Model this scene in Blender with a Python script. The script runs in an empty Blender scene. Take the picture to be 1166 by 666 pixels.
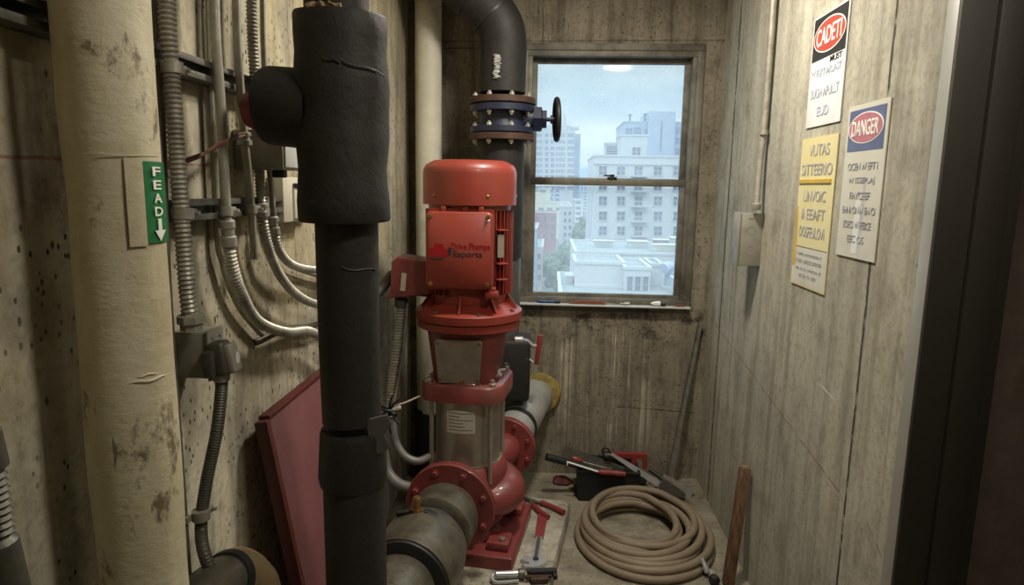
import bpy, bmesh, math, random
from math import sin, cos, pi, radians, atan, sqrt
from mathutils import Vector, Matrix, noise
random.seed(7)
SC = bpy.context.scene
COL = SC.collection
V = Vector
# ------------------------------------------------------------------ camera maths
FPX = 750.0
CAMH = 1.6
_psi, _p, _rho = atan(40/750.), radians(9.15), radians(1.0)
CF = V((-sin(_psi)*cos(_p), cos(_psi)*cos(_p), -sin(_p)))
_R0 = V((cos(_psi), sin(_psi), 0)); _U0 = _R0.cross(CF)
CR = cos(_rho)*_R0 + sin(_rho)*_U0
CU = -sin(_rho)*_R0 + cos(_rho)*_U0
CC = V((0, 0, CAMH))
def at(px, py, X=None, Y=None, Z=None):
    d = CF + (px-583)/FPX*CR - (py-333)/FPX*CU
    t = (X-CC.x)/d.x if X is not None else (Y-CC.y)/d.y if Y is not None else (Z-CC.z)/d.z
    return CC + t*d
XL, XR, YB, YF, ZC = -.75, .865, 3.535, -.9, 2.85
# ------------------------------------------------------------------ object helpers
ORG = {}
def tag(o, label=None, cat=None, group=None, kind=None):
    if label: o['label'] = label
    if cat: o['category'] = cat
    if group: o['group'] = group
    if kind: o['kind'] = kind
    return o
def thing(name, label, cat, loc=(0, 0, 0), group=None):
    o = bpy.data.objects.new(name, None); COL.objects.link(o)
    o.empty_display_size = .05; o.location = loc; ORG[o.name] = V(loc)
    return tag(o, label, cat, group)
def org(o):
    while o.parent: o = o.parent
    return ORG.get(o.name, V((0, 0, 0)))
def frame(d):
    d = V(d).normalized()
    a = V((0, 0, 1)) if abs(d.z) < .9 else V((1, 0, 0))
    x = a.cross(d).normalized(); return x, d.cross(x), d
def smooth_path(pts, n=10):
    P = [V(p) for p in pts]
    if len(P) < 3: return P
    Q = [P[0]*2-P[1]] + P + [P[-1]*2-P[-2]]
    out = []
    for i in range(1, len(Q)-2):
        for k in range(n):
            t = k/n
            a, b, c, d = Q[i-1], Q[i], Q[i+1], Q[i+2]
            out.append(.5*((2*b)+(c-a)*t+(2*a-5*b+4*c-d)*t*t+(3*b-a-3*c+d)*t**3))
    out.append(P[-1]); return out
def resample(P, step):
    out = [P[0]]; acc = 0.
    for a, b in zip(P, P[1:]):
        L = (b-a).length
        if L < 1e-9: continue
        t = step-acc
        while t <= L:
            out.append(a+(b-a)*(t/L)); t += step
        acc = L-(t-step)
    if (out[-1]-P[-1]).length > step*.3: out.append(P[-1])
    return out
class MB:
    def __init__(s): s.b = bmesh.new()
    def box(s, c, size, rot=None, bev=0., seg=2, taper=None):
        r = bmesh.ops.create_cube(s.b, size=1.)
        vs = r['verts']
        for v in vs:
            v.co = V((v.co.x*size[0], v.co.y*size[1], v.co.z*size[2]))
            if taper and v.co.z < 0: v.co.x *= taper; v.co.y *= taper
        if bev:
            es = list({e for v in vs for e in v.link_edges})
            rr = bmesh.ops.bevel(s.b, geom=es, offset=bev, segments=seg, affect='EDGES', profile=.5)
            vs = list({v for f in rr['faces'] for v in f.verts} | {v for v in vs if v.is_valid})
            # collect the connected island
            seen = set(vs); st = list(vs)
            while st:
                v = st.pop()
                for e in v.link_edges:
                    w = e.other_vert(v)
                    if w not in seen: seen.add(w); st.append(w)
            vs = list(seen)
        M = Matrix.Translation(V(c)) @ ((rot.to_4x4() if rot is not None else Matrix.Identity(4)))
        for v in vs: v.co = M @ v.co
        return s
    def ring(s, c, x, y, r, n, ph=0):
        if not callable(r): rr = lambda a: r
        else: rr = r
        return [s.b.verts.new(c + x*(rr(2*pi*i/n)*cos(2*pi*i/n+ph)) + y*(rr(2*pi*i/n)*sin(2*pi*i/n+ph))) for i in range(n)]
    def bridge(s, A, B):
        n = len(A)
        for i in range(n):
            s.b.faces.new((A[i], A[(i+1) % n], B[(i+1) % n], B[i]))
    def lathe(s, prof, o=(0, 0, 0), d=(0, 0, 1), n=32, caps=True, jit=0, ph=0):
        """prof: list of (r, h) along d from o"""
        x, y, z = frame(d); o = V(o); prev = None; first = None
        for r, h in prof:
            R = s.ring(o+z*h, x, y, max(r, 1e-4), n, ph)
            if jit:
                for v in R: v.co += noise.noise_vector(v.co*9)*jit
            if prev: s.bridge(prev, R)
            else: first = R
            prev = R
        if caps:
            s.b.faces.new(first[::-1]); s.b.faces.new(prev)
        return s
    def cyl(s, a, b, r, r2=None, n=24):
        a, b = V(a), V(b); L = (b-a).length
        return s.lathe([(r, 0), (r if r2 is None else r2, L)], a, b-a, n)
    def rod(s, a, b, r, bev=.003, n=24):
        a, b = V(a), V(b); L = (b-a).length; bev = min(bev, r*.5, L*.4)
        return s.lathe([(r-bev, 0), (r, bev), (r, L-bev), (r-bev, L)], a, b-a, n)
    def hexa(s, a, d, r, h):
        return s.lathe([(r, 0), (r, h*.8), (r*.85, h)], a, d, 6)
    def tube(s, pts, r, n=12, step=None, rad=None, sm=True, caps=True, flat=None):
        P = smooth_path(pts) if sm else [V(p) for p in pts]
        if step: P = resample(P, step)
        L = 0; prev = None; x = None; first = None
        for i, p in enumerate(P):
            t = (P[min(i+1, len(P)-1)]-P[max(i-1, 0)]).normalized()
            if x is None: x = frame(t)[0]
            x = (x - t*x.dot(t)).normalized(); y = t.cross(x)
            if i: L += (P[i]-P[i-1]).length
            rr = r if rad is None else rad(L, i)
            R = s.ring(p, x, y*(flat or 1), rr, n)
            if prev: s.bridge(prev, R)
            else: first = R
            prev = R
        if caps: s.b.faces.new(first[::-1]); s.b.faces.new(prev)
        return s
    def flex(s, pts, r, pitch=.011, depth=.0022, n=14):
        st = pitch/4; tab = (0, depth, 0, -depth)
        return s.tube(pts, r, n, step=st, rad=lambda L, i: r+tab[i % 4])
    def prism(s, pts, depth, o=(0, 0, 0), x=(1, 0, 0), y=(0, 0, 1), bev=0):
        """outline pts (u,v) in plane x,y; extruded along x cross y by depth"""
        x, y = V(x).normalized(), V(y).normalized(); z = x.cross(y); o = V(o)
        A = [s.b.verts.new(o+x*u+y*v) for u, v in pts]
        if bev:
            cu = sum(p[0] for p in pts)/len(pts); cv = sum(p[1] for p in pts)/len(pts)
            m = max(sqrt((u-cu)**2+(v-cv)**2) for u, v in pts); k = 1-bev/m
            B = [s.b.verts.new(o+x*u+y*v+z*(depth-bev)) for u, v in pts]
            D = [s.b.verts.new(o+x*(cu+(u-cu)*k)+y*(cv+(v-cv)*k)+z*depth) for u, v in pts]
            s.bridge(A, B); s.bridge(B, D); s.b.faces.new(A[::-1]); s.b.faces.new(D)
        else:
            B = [s.b.verts.new(o+x*u+y*v+z*depth) for u, v in pts]
            s.bridge(A, B); s.b.faces.new(A[::-1]); s.b.faces.new(B)
        return s
    def torus(s, c, d, R, r, n=32, m=10):
        x, y, z = frame(d); c = V(c); prev = None; first = None
        for i in range(n):
            a = 2*pi*i/n; e = x*cos(a)+y*sin(a)
            ring = [s.b.verts.new(c+e*(R+r*cos(2*pi*j/m))+z*(r*sin(2*pi*j/m))) for j in range(m)]
            if prev: s.bridge(prev, ring)
            else: first = ring
            prev = ring
        s.bridge(prev, first); return s
    def jitter(s, amp, sc):
        for v in s.b.verts: v.co += noise.noise_vector(v.co*sc)*amp
        return s
    def build(s, name, m, parent=None, smooth=True, world=True, sharp=35):
        bmesh.ops.recalc_face_normals(s.b, faces=s.b.faces)
        if parent is not None and world:
            o = org(parent)
            for v in s.b.verts: v.co -= o
        me = bpy.data.meshes.new(name); 
        if smooth:
            for f in s.b.faces: f.smooth = True
            for e in s.b.edges:
                if len(e.link_faces) == 2 and e.calc_face_angle(0) > radians(sharp): e.smooth = False
        s.b.to_mesh(me); s.b.free()
        me.materials.append(m)
        ob = bpy.data.objects.new(name, me); COL.objects.link(ob)
        if parent is not None: ob.parent = parent
        return ob
def rrect(w, h, r, n=5, cx=0, cy=0):
    out = []
    for (sx, sy, a0) in ((1, 1, 0), (-1, 1, 90), (-1, -1, 180), (1, -1, 270)):
        for k in range(n+1):
            a = radians(a0+90*k/n)
            out.append((cx+sx*(w/2-r)+r*cos(a), cy+sy*(h/2-r)+r*sin(a)))
    return out
def ell(w, h, n=36, cx=0, cy=0): return [(cx+w/2*cos(2*pi*i/n), cy+h/2*sin(2*pi*i/n)) for i in range(n)]
def text(name, s, m, parent, o, x, y, w, h, depth=.0008, bold=.0):
    """lettering fitted in a w x h box centred on o, raised along x cross y"""
    cu = bpy.data.curves.new('t', 'FONT'); cu.body = s; cu.align_x = 'CENTER'; cu.align_y = 'CENTER'
    cu.extrude = .01; cu.offset = bold
    to = bpy.data.objects.new('t', cu); COL.objects.link(to)
    bpy.context.view_layer.update()
    me = bpy.data.meshes.new_from_object(to.evaluated_get(bpy.context.evaluated_depsgraph_get()))
    bpy.data.objects.remove(to); bpy.data.curves.remove(cu)
    xs = [v.co.x for v in me.vertices]; ys = [v.co.y for v in me.vertices]
    x0, x1, y0, y1 = min(xs), max(xs), min(ys), max(ys)
    x, y = V(x).normalized(), V(y).normalized(); z = x.cross(y); base = V(o)-org(parent)
    for v in me.vertices:
        u = ((v.co.x-x0)/(x1-x0)-.5)*w; q = ((v.co.y-y0)/(y1-y0)-.5)*h
        v.co = base + x*u + y*q + z*(depth*(1 if v.co.z > 0 else -.5))
    me.materials.clear(); me.materials.append(m)
    ob = bpy.data.objects.new(name, me); COL.objects.link(ob); ob.parent = parent
    return ob
def copy_tree(o, parent=None):
    c = o.copy(); COL.objects.link(c); c.parent = parent
    for ch in [q for q in bpy.data.objects if q.parent is o]: copy_tree(ch, c)
    return c
# ------------------------------------------------------------------ materials
class NT:
    def __init__(s, name):
        s.m = bpy.data.materials.new(name); s.m.use_nodes = True; s.t = s.m.node_tree
        s.t.nodes.clear(); s.out = s.t.nodes.new('ShaderNodeOutputMaterial')
        s.geo = None
    def n(s, typ, **kw):
        nd = s.t.nodes.new(typ)
        for k, v in kw.items(): setattr(nd, k, v)
        return nd
    def l(s, a, b): s.t.links.new(a, b)
    def pos(s, sc=(1, 1, 1), loc=(0, 0, 0), obj=False):
        if s.geo is None: s.geo = s.n('ShaderNodeNewGeometry').outputs['Position']
        src = s.geo
        if obj: src = s.n('ShaderNodeTexCoord').outputs['Object']
        mp = s.n('ShaderNodeMapping'); mp.inputs['Scale'].default_value = sc; mp.inputs['Location'].default_value = loc
        s.l(src, mp.inputs[0]); return mp.outputs[0]
    def noise(s, sc=(1, 1, 1), scale=1., det=4, rough=.6, loc=(0, 0, 0), obj=False):
        nd = s.n('ShaderNodeTexNoise'); nd.inputs['Scale'].default_value = scale
        nd.inputs['Detail'].default_value = det; nd.inputs['Roughness'].default_value = rough
        s.l(s.pos(sc, loc, obj), nd.inputs['Vector']); return nd.outputs[0]
    def voro(s, sc, scale, loc=(0, 0, 0), rnd=1.):
        nd = s.n('ShaderNodeTexVoronoi'); nd.inputs['Scale'].default_value = scale
        nd.inputs['Randomness'].default_value = rnd
        s.l(s.pos(sc, loc), nd.inputs['Vector']); return nd
    def ramp(s, v, a, b, inv=False):
        nd = s.n('ShaderNodeMapRange'); nd.clamp = True
        nd.inputs[1].default_value = a; nd.inputs[2].default_value = b
        nd.inputs[3].default_value = 1. if inv else 0.; nd.inputs[4].default_value = 0. if inv else 1.
        s.l(v, nd.inputs[0]); return nd.outputs[0]
    def ma(s, op, a, b=None, c=None):
        nd = s.n('ShaderNodeMath'); nd.operation = op
        for i, q in enumerate((a, b, c)):
            if q is None: continue
            if isinstance(q, (int, float)): nd.inputs[i].default_value = q
            else: s.l(q, nd.inputs[i])
        return nd.outputs[0]
    def mix(s, f, a, b):
        nd = s.n('ShaderNodeMix'); nd.data_type = 'RGBA'
        for k, q in ((0, f), (6, a), (7, b)):
            if isinstance(q, (int, float)): nd.inputs[k].default_value = q
            elif isinstance(q, (tuple, list)): nd.inputs[k].default_value = (*q, 1) if len(q) == 3 else q
            else: s.l(q, nd.inputs[k])
        return nd.outputs[2]
    def xyz(s):
        s.pos(); nd = s.n('ShaderNodeSeparateXYZ'); s.l(s.geo, nd.inputs[0]); return nd.outputs
    def fin(s, col, rough=.6, metal=0., bump=None, bs=.3, bd=.01, spec=.5, coat=0):
        p = s.n('ShaderNodeBsdfPrincipled')
        for k, q in (('Base Color', col), ('Roughness', rough), ('Metallic', metal), ('Specular IOR Level', spec), ('Coat Weight', coat)):
            if isinstance(q, (int, float)): p.inputs[k].default_value = q
            elif isinstance(q, (tuple, list)): p.inputs[k].default_value = (*q, 1) if len(q) == 3 else q
            else: s.l(q, p.inputs[k])
        if bump is not None:
            b = s.n('ShaderNodeBump'); b.inputs['Strength'].default_value = bs; b.inputs['Distance'].default_value = bd
            s.l(bump, b.inputs['Height']); s.l(b.outputs[0], p.inputs['Normal'])
        s.l(p.outputs[0], s.out.inputs[0]); return s.m
def hexc(r, g, b):
    f = lambda c: (c/255/12.92 if c/255 <= .04045 else ((c/255+.055)/1.055)**2.4)
    return (f(r), f(g), f(b))
def plain(name, c, rough=.6, metal=0., var=.25, vs=14, bs=.15, dirt=None, da=.5, spec=.5, coat=0, bd=.004):
    t = NT(name)
    a = t.noise(scale=vs, det=5)
    c2 = tuple(x*(1-var) for x in c)
    col = t.mix(t.ramp(a, .35, .65), c, c2)
    if dirt: col = t.mix(t.ma('MULTIPLY', t.ramp(t.noise(scale=vs*.45, det=6, rough=.7, loc=(3, 1, 7)), .48, .68), da), col, dirt)
    r = t.ma('ADD', t.ma('MULTIPLY', a, .25), rough-.12)
    return t.fin(col, r, metal, t.noise(scale=vs*5, det=4), bs, bd, spec, coat)
def line_mask(t, u, v, p, q, w, wob=.004):
    """soft mask of a line through p,q in the (u,v) plane"""
    (a, b), (c, d) = p, q; L = sqrt((c-a)**2+(d-b)**2)
    nu, nv = -(d-b)/L, (c-a)/L
    e = t.ma('ADD', t.ma('MULTIPLY', t.ma('SUBTRACT', u, a), nu), t.ma('MULTIPLY', t.ma('SUBTRACT', v, b), nv))
    e = t.ma('ADD', e, t.ma('MULTIPLY', t.ma('SUBTRACT', t.noise(scale=12, det=3), .5), wob*2))
    e = t.ramp(t.ma('ABSOLUTE', e), w*.4, w, True)
    # limit to the segment
    tu, tv = (c-a)/L, (d-b)/L
    k = t.ma('ADD', t.ma('MULTIPLY', t.ma('SUBTRACT', u, a), tu), t.ma('MULTIPLY', t.ma('SUBTRACT', v, b), tv))
    m = t.ma('MULTIPLY', t.ramp(k, -.01, .01), t.ramp(k, L-.01, L+.01, True))
    return t.ma('MULTIPLY', e, m)
def concrete(name, base, alt, dark, streak=(1, 9, .7), pits=1., lines=(), extra=None, pit_sc=30, stain=.5, few=.35):
    t = NT(name)
    big = t.noise(scale=1.6, det=5, rough=.6)
    st = t.noise(sc=streak, scale=2.2, det=6, rough=.65, loc=(4, 2, 1))
    fine = t.noise(scale=45, det=5, rough=.7)
    col = t.mix(t.ramp(big, .38, .62), base, alt)
    col = t.mix(t.ma('MULTIPLY', t.ramp(st, .48, .66), stain), col, dark)
    mo = t.noise(sc=(1, 1.2, .8), scale=6.5, det=8, rough=.72, loc=(5, 5, 5))
    col = t.mix(t.ma('MULTIPLY', t.ramp(mo, .50, .66), .5), col, dark)
    col = t.mix(t.ma('MULTIPLY', t.ramp(mo, .30, .44, True), .4), col, tuple(min(1, x*1.35) for x in base))
    col = t.mix(t.ma('MULTIPLY', t.ramp(st, .30, .42, True), .35), col, tuple(min(1, x*1.3) for x in base))
    col = t.mix(t.ma('MULTIPLY', t.ramp(fine, .48, .68), .4), col, dark)
    # blow holes left by the casting
    vz = t.voro((1, 1, .6), pit_sc*1.9, (.3, .7, .1))
    hole = t.ramp(vz.outputs['Distance'], .16, .24, True)
    mask = t.ramp(t.noise(scale=3.2, det=3, loc=(9, 9, 2)), .44, .50)
    sel = t.n('ShaderNodeSeparateXYZ'); t.l(vz.outputs['Color'], sel.inputs[0])
    hole = t.ma('MULTIPLY', hole, t.ma('MULTIPLY', mask, t.ramp(sel.outputs[0], few, few+.05)))
    vz2 = t.voro((1, 1, .5), pit_sc*.7, (2.3, 4.7, 1.1))
    h2 = t.ramp(vz2.outputs['Distance'], .075, .12, True)
    sel2 = t.n('ShaderNodeSeparateXYZ'); t.l(vz2.outputs['Color'], sel2.inputs[0])
    h2 = t.ma('MULTIPLY', h2, t.ramp(sel2.outputs[1], few+.15, few+.2))
    hole = t.ma('MULTIPLY', t.ma('MAXIMUM', hole, h2), pits)
    col = t.mix(t.ma('MULTIPLY', hole, .95), col, tuple(x*.12 for x in dark))
    X, Y, Z = t.xyz()
    hgt = t.ma('SUBTRACT', t.ma('ADD', t.ma('MULTIPLY', fine, .3), t.ma('MULTIPLY', st, .4)), hole)
    ax = {'x': X, 'y': Y, 'z': Z}
    for (u, v, p, q, w, c, k, dp) in lines:
        lm = line_mask(t, ax[u], ax[v], p, q, w)
        lm2 = t.ma('MULTIPLY', lm, t.ma('ADD', t.ramp(t.noise(scale=22, det=4, loc=(w*100, 0, 0)), .36, .5), .25))
        lm2 = t.ma('MINIMUM', lm2, 1.)
        col = t.mix(t.ma('MULTIPLY', lm2, k), col, c)
        hgt = t.ma('SUBTRACT', hgt, t.ma('MULTIPLY', lm, dp))
    if extra: col = extra(t, col, X, Y, Z)
    return t.fin(col, .88, 0, hgt, .55, .006, .25)
def yz(px, py, X): p = at(px, py, X=X); return (p.y, p.z)
def xz(px, py): p = at(px, py, Y=YB); return (p.x, p.z)
DK = (.06, .052, .04)
J1 = yz(838, 100, XR)[0]; J2 = yz(988, 330, XR)[0]
red_line = (.22, .08, .05)
lnR = [('y', 'z', (J1, 0), (J1, 3), .012, DK, 1., .6), ('y', 'z', (J2, 0), (J2, 3), .0075, DK, 1., 1.),
       ('y', 'z', yz(808, 360, XR), yz(955, 560, XR), .003, (.2, .1, .07), .8, 0),
       ('y', 'z', yz(985, 590, XR), yz(1004, 635, XR), .003, DK, .5, 0),
       ('y', 'z', yz(933, 437, XR), yz(950, 455, XR), .003, (.75, .72, .62), .8, 0)]
lnL = [('y', 'z', (.6, 1.627), (2.2, 1.64), .0035, (.24, .07, .04), .9, 0)]
lnL += [('y', 'z', yz(330, 100, XL)[0:1]+(0,), yz(330, 100, XL)[0:1]+(3,), .004, DK, .5, .4)]
def ex_left(t, col, X, Y, Z):
    yel = t.ma('MULTIPLY', t.ramp(t.noise(sc=(1, 1.5, .6), scale=2.5, det=4, loc=(7, 0, 0)), .35, .6), t.ramp(Z, .9, 1.5))
    col = t.mix(t.ma('MULTIPLY', yel, .45), col, hexc(186, 168, 120))
    low = t.ma('MULTIPLY', t.ramp(t.noise(sc=(1, 2, .8), scale=3, det=5, loc=(1, 6, 2)), .42, .65), .45)
    return t.mix(low, col, hexc(112, 108, 98))
def ex_back(t, col, X, Y, Z):
    band = t.ma('MULTIPLY', t.ramp(X, -.08, 0.), t.ramp(X, .52, .62, True))
    band = t.ma('MULTIPLY', band, t.ma('MULTIPLY', t.ramp(Z, .10, .2), t.ramp(Z, .78, .88, True)))
    dr = t.ramp(t.noise(sc=(1, 1, .012), scale=44, det=3, rough=.6, loc=(.4, 0, 0)), .54, .60)
    br = t.ramp(t.noise(scale=5, det=4, loc=(8, 1, 1)), .38, .6)
    col = t.mix(t.ma('MULTIPLY', t.ma('MULTIPLY', dr, band), t.ma('MULTIPLY', br, .75)), col, hexc(200, 193, 174))
    sm = t.ma('MULTIPLY', t.ramp(t.noise(sc=(1.3, 1, 1.6), scale=5, det=7, rough=.75, loc=(2, 8, 3)), .5, .58), t.ma('MULTIPLY', t.ramp(Z, .72, .84), t.ramp(Z, .92, .97, True)))
    return t.mix(t.ma('MULTIPLY', sm, .8), col, (.025, .022, .018))
M = {}
M['cwl'] = concrete('weathered_concrete_left', hexc(200, 193, 170), hexc(176, 170, 150), hexc(88, 81, 68), (1, 7, .5), 1., lnL, ex_left, 34, .55)
M['cwr'] = concrete('board_marked_concrete_right', hexc(182, 178, 160), hexc(168, 165, 150), hexc(108, 102, 88), (1, 9, .35), 1., lnR, None, 40, .5, .78)
M['cwb'] = concrete('weathered_concrete_back', hexc(146, 138, 120), hexc(124, 116, 100), hexc(66, 60, 48), (8, 1, .5), .7,
    [('x', 'z', xz(505, 55), xz(600, 55), .005, DK, .7, .6), ('x', 'z', xz(618, 0), xz(618, 52), .005, DK, .7, .6), ('x', 'z', xz(702, 463), xz(790, 470), .0035, (.03, .025, .02), .8, .3),
     ('x', 'z', (-.75, 2.33), (.87, 2.345), .005, DK, .5, .5), ('x', 'z', xz(550, 0), xz(550, 545), .004, DK, .5, .4)], ex_back, 40, .6)
M['cfl'] = concrete('dusty_concrete_floor', hexc(150, 143, 124), hexc(124, 117, 100), hexc(70, 62, 50), (2, 2, 1), .4, (), None, 50, .6)
M['slab'] = concrete('pale_speckled_concrete', hexc(178, 172, 155), hexc(160, 154, 138), hexc(76, 68, 56), (3, 3, 3), .8, (), None, 60, .5)
M['ceil'] = concrete('ceiling_concrete', hexc(140, 134, 118), hexc(124, 118, 104), hexc(90, 82, 68), (3, 3, 3), .3)
M['hall'] = plain('corridor_plaster', hexc(98, 84, 70), .85)
M['jamb'] = plain('shaded_jamb_steel', hexc(44, 41, 32), .6, 0, .15, 6, .05)  # frame steel with the reveal's shade put into its colour
M['casing'] = plain('lit_grey_steel_edge', hexc(176, 176, 168), .45, .3, .12, 8, .05)  # same frame steel, lightened where light strikes the edge
M['jacket'] = plain('cream_canvas_pipe_jacket', hexc(198, 190, 162), .62, 0, .14, 7, .3, hexc(88, 74, 50), .5, bd=.006)
M['jacket2'] = plain('pale_painted_pipe', hexc(214, 210, 190), .55, 0, .12, 9, .1, hexc(120, 108, 80), .3)
M['galv'] = plain('galvanised_steel', hexc(184, 181, 168), .42, .5, .25, 22, .1, hexc(70, 62, 48), .5)
M['galv2'] = plain('dull_galvanised_conduit', hexc(172, 168, 152), .5, .3, .25, 30, .1, hexc(80, 70, 54), .5)
M['flexd'] = plain('dark_flexible_conduit', hexc(96, 94, 84), .5, .5, .25, 30, .1)
M['strut'] = plain('steel_channel', hexc(128, 126, 116), .5, .35, .3, 18, .1, hexc(50, 45, 36), .6)
M['ebox'] = plain('grey_painted_box', hexc(158, 156, 142), .5, .1, .15, 14, .1, hexc(80, 74, 58), .4)
M['black'] = plain('black_foam_insulation', hexc(33, 31, 27), .66, 0, .25, 6, .35, hexc(52, 49, 42), .2, bd=.008)
M['black2'] = plain('black_rubber', hexc(34, 34, 33), .5, 0, .2, 12, .1)
M['tape'] = plain('dark_grey_tape', hexc(84, 82, 76), .45, 0, .2, 10, .1)
M['red'] = plain('red_pump_paint', hexc(140, 54, 41), .42, 0, .14, 6, .08, hexc(116, 64, 44), .35, coat=.15)
M['redc'] = plain('red_cast_iron_paint', hexc(134, 62, 58), .42, 0, .25, 9, .3, hexc(84, 58, 50), .6, coat=.2)
M['redpanel'] = plain('dull_red_panel', hexc(120, 74, 76), .55, 0, .2, 7, .06, hexc(92, 62, 60), .5)
M['redcap'] = plain('dark_red_cap', hexc(88, 36, 32), .5, 0, .2, 8)
M['redh'] = plain('red_plastic', hexc(136, 52, 50), .42, 0, .15, 20, .05, hexc(120, 60, 50), .3)
M['steel'] = plain('brushed_stainless', hexc(186, 180, 166), .34, .65, .2, 7, .05, hexc(96, 84, 64), .4)
M['chrome'] = plain('bright_steel', hexc(200, 200, 200), .3, .6, .15, 30, .05)
M['iron'] = plain('dirty_iron', hexc(112, 108, 94), .42, .35, .5, 9, .5, hexc(58, 48, 34), .9)
M['iron2'] = plain('greyed_pipe_coating', hexc(166, 166, 162), .45, .1, .2, 10, .3, hexc(110, 104, 90), .4)
M['tan'] = plain('tan_pipe_lagging', hexc(150, 128, 92), .65, 0, .25, 10, .4, hexc(72, 56, 36), .6)
M['rust'] = plain('rusty_flange', hexc(84, 62, 48), .65, .2, .35, 20, .3, hexc(58, 38, 26), .6)
M['blue'] = plain('dark_blue_valve_paint', hexc(34, 42, 66), .45, 0, .3, 12, .15, hexc(30, 28, 30), .5)
M['brass'] = plain('brass', hexc(176, 142, 84), .35, .85, .2, 20)
M['green'] = plain('green_label', hexc(26, 112, 62), .5, 0, .1, 20, .02)
M['white'] = plain('white_lettering', hexc(232, 232, 222), .6, 0, .04, 20, .02)
M['paper'] = plain('white_sign', hexc(226, 228, 226), .5, 0, .07, 7, .03, hexc(190, 186, 168), .5)
M['paper2'] = plain('aged_white_sign', hexc(206, 204, 188), .5, 0, .07, 7, .03, hexc(180, 172, 148), .5)
M['ivory'] = plain('yellowed_sign', hexc(222, 212, 156), .5, 0, .08, 7, .03, hexc(216, 196, 110), .5)
M['yellow'] = plain('yellow_stain', hexc(206, 172, 62), .55, 0, .2, 16, .03)
M['sblack'] = plain('sign_black', hexc(46, 44, 42), .5, 0, .2, 20, .03)
M['sblue'] = plain('sign_blue', hexc(96, 106, 140), .5, 0, .2, 12, .03)
M['sred'] = plain('sign_red', hexc(186, 74, 58), .5, 0, .15, 20, .03)
M['sred2'] = plain('sign_faded_red', hexc(184, 118, 126), .5, 0, .12, 20, .03)
M['ink'] = plain('faded_blue_ink', hexc(180, 188, 204), .6, 0, .15, 30, .02)
M['ink2'] = plain('faded_grey_ink', hexc(168, 168, 168), .6, 0, .2, 30, .02)
M['inkd'] = plain('dark_ink', hexc(40, 36, 44), .6, 0, .1, 30, .02)
M['logor'] = plain('logo_red', hexc(150, 12, 22), .5, 0, .05, 30, .02)
M['hose'] = plain('tan_rubber_hose', hexc(130, 115, 93), .6, 0, .15, 12, .12, hexc(96, 82, 66), .4)
M['wood'] = None
M['foam'] = plain('yellow_pipe_foam', hexc(176, 154, 84), .85, 0, .3, 30, .6, hexc(110, 88, 44), .5, bd=.01)
M['wframe'] = plain('weathered_window_frame', hexc(124, 120, 108), .6, .2, .3, 16, .25, hexc(58, 50, 40), .7)
M['sill'] = plain('pale_sill', hexc(196, 198, 196), .55, 0, .15, 14, .1, hexc(120, 112, 98), .4)
M['bluep'] = plain('blue_plastic', hexc(40, 70, 110), .4, 0, .15, 20)
M['dwood'] = plain('red_brown_wood', hexc(136, 82, 58), .5, 0, .25, 30, .1)
M['wire'] = plain('dull_wire', hexc(170, 160, 140), .5, .4, .1, 30)
M['cable'] = plain('grey_cable_sheath', hexc(112, 110, 106), .42, 0, .15, 20, .05)
def jacket():
    t = NT('cream_canvas_pipe_jacket')
    a = t.noise(sc=(1, 1, .35), scale=9, det=5); f = t.noise(scale=60, det=5, rough=.7)
    col = t.mix(t.ramp(a, .35, .65), hexc(202, 195, 168), hexc(176, 166, 134))
    col = t.mix(t.ma('MULTIPLY', t.ramp(f, .5, .7), .25), col, hexc(140, 126, 92))
    st = t.ramp(t.noise(sc=(1, 1, .6), scale=13, det=6, rough=.7, loc=(3.3, 1, 7)), .585, .66)
    col = t.mix(t.ma('MULTIPLY', st, .8), col, hexc(84, 66, 40))
    sc_ = t.ramp(t.noise(sc=(1, 1, .16), scale=48, det=3, loc=(1, 6, 2)), .68, .72)
    col = t.mix(t.ma('MULTIPLY', sc_, .7), col, hexc(60, 50, 36))
    return t.fin(col, .62, 0, t.ma('ADD', t.noise(sc=(1, 1, 2.2), scale=14, det=6, rough=.65), t.ma('MULTIPLY', f, .15)), .25, .012)
M['jacket'] = jacket()
def wood():
    t = NT('weathered_wood')
    a = t.noise(sc=(14, 14, 1.2), scale=5, det=5)
    col = t.mix(t.ramp(a, .35, .65), hexc(112, 82, 56), hexc(70, 50, 34))
    return t.fin(col, .65, 0, a, .3, .004)
M['wood'] = wood()
def glassmat():
    t = NT('dusty_hazed_window_glass')
    X, Y, Z = t.xyz()
    tr = t.n('ShaderNodeBsdfTransparent'); tr.inputs[0].default_value = (.94, .985, .99, 1)
    tl = t.n('ShaderNodeBsdfTranslucent'); tl.inputs[0].default_value = (.88, .92, .94, 1)
    gl = t.n('ShaderNodeBsdfGlossy'); gl.inputs['Roughness'].default_value = .05
    d = t.ma('MULTIPLY', t.ramp(t.noise(scale=4, det=6, rough=.7), .35, .75), .10)
    sp = t.ma('MULTIPLY', t.ramp(t.noise(scale=70, det=3, rough=.6), .58, .68), t.ramp(t.noise(scale=5, det=3, loc=(3, 3, 3)), .48, .62))
    d = t.ma('ADD', t.ma('ADD', d, .17), t.ma('MULTIPLY', sp, .14))  # constant veil stands in for the haze outside, the noise is dust
    m1 = t.n('ShaderNodeMixShader'); t.l(d, m1.inputs[0]); t.l(tr.outputs[0], m1.inputs[1]); t.l(tl.outputs[0], m1.inputs[2])
    m2 = t.n('ShaderNodeMixShader'); m2.inputs[0].default_value = .008; t.l(m1.outputs[0], m2.inputs[1]); t.l(gl.outputs[0], m2.inputs[2])
    t.l(m2.outputs[0], t.out.inputs[0]); return t.m
M['glass'] = glassmat()
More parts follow.
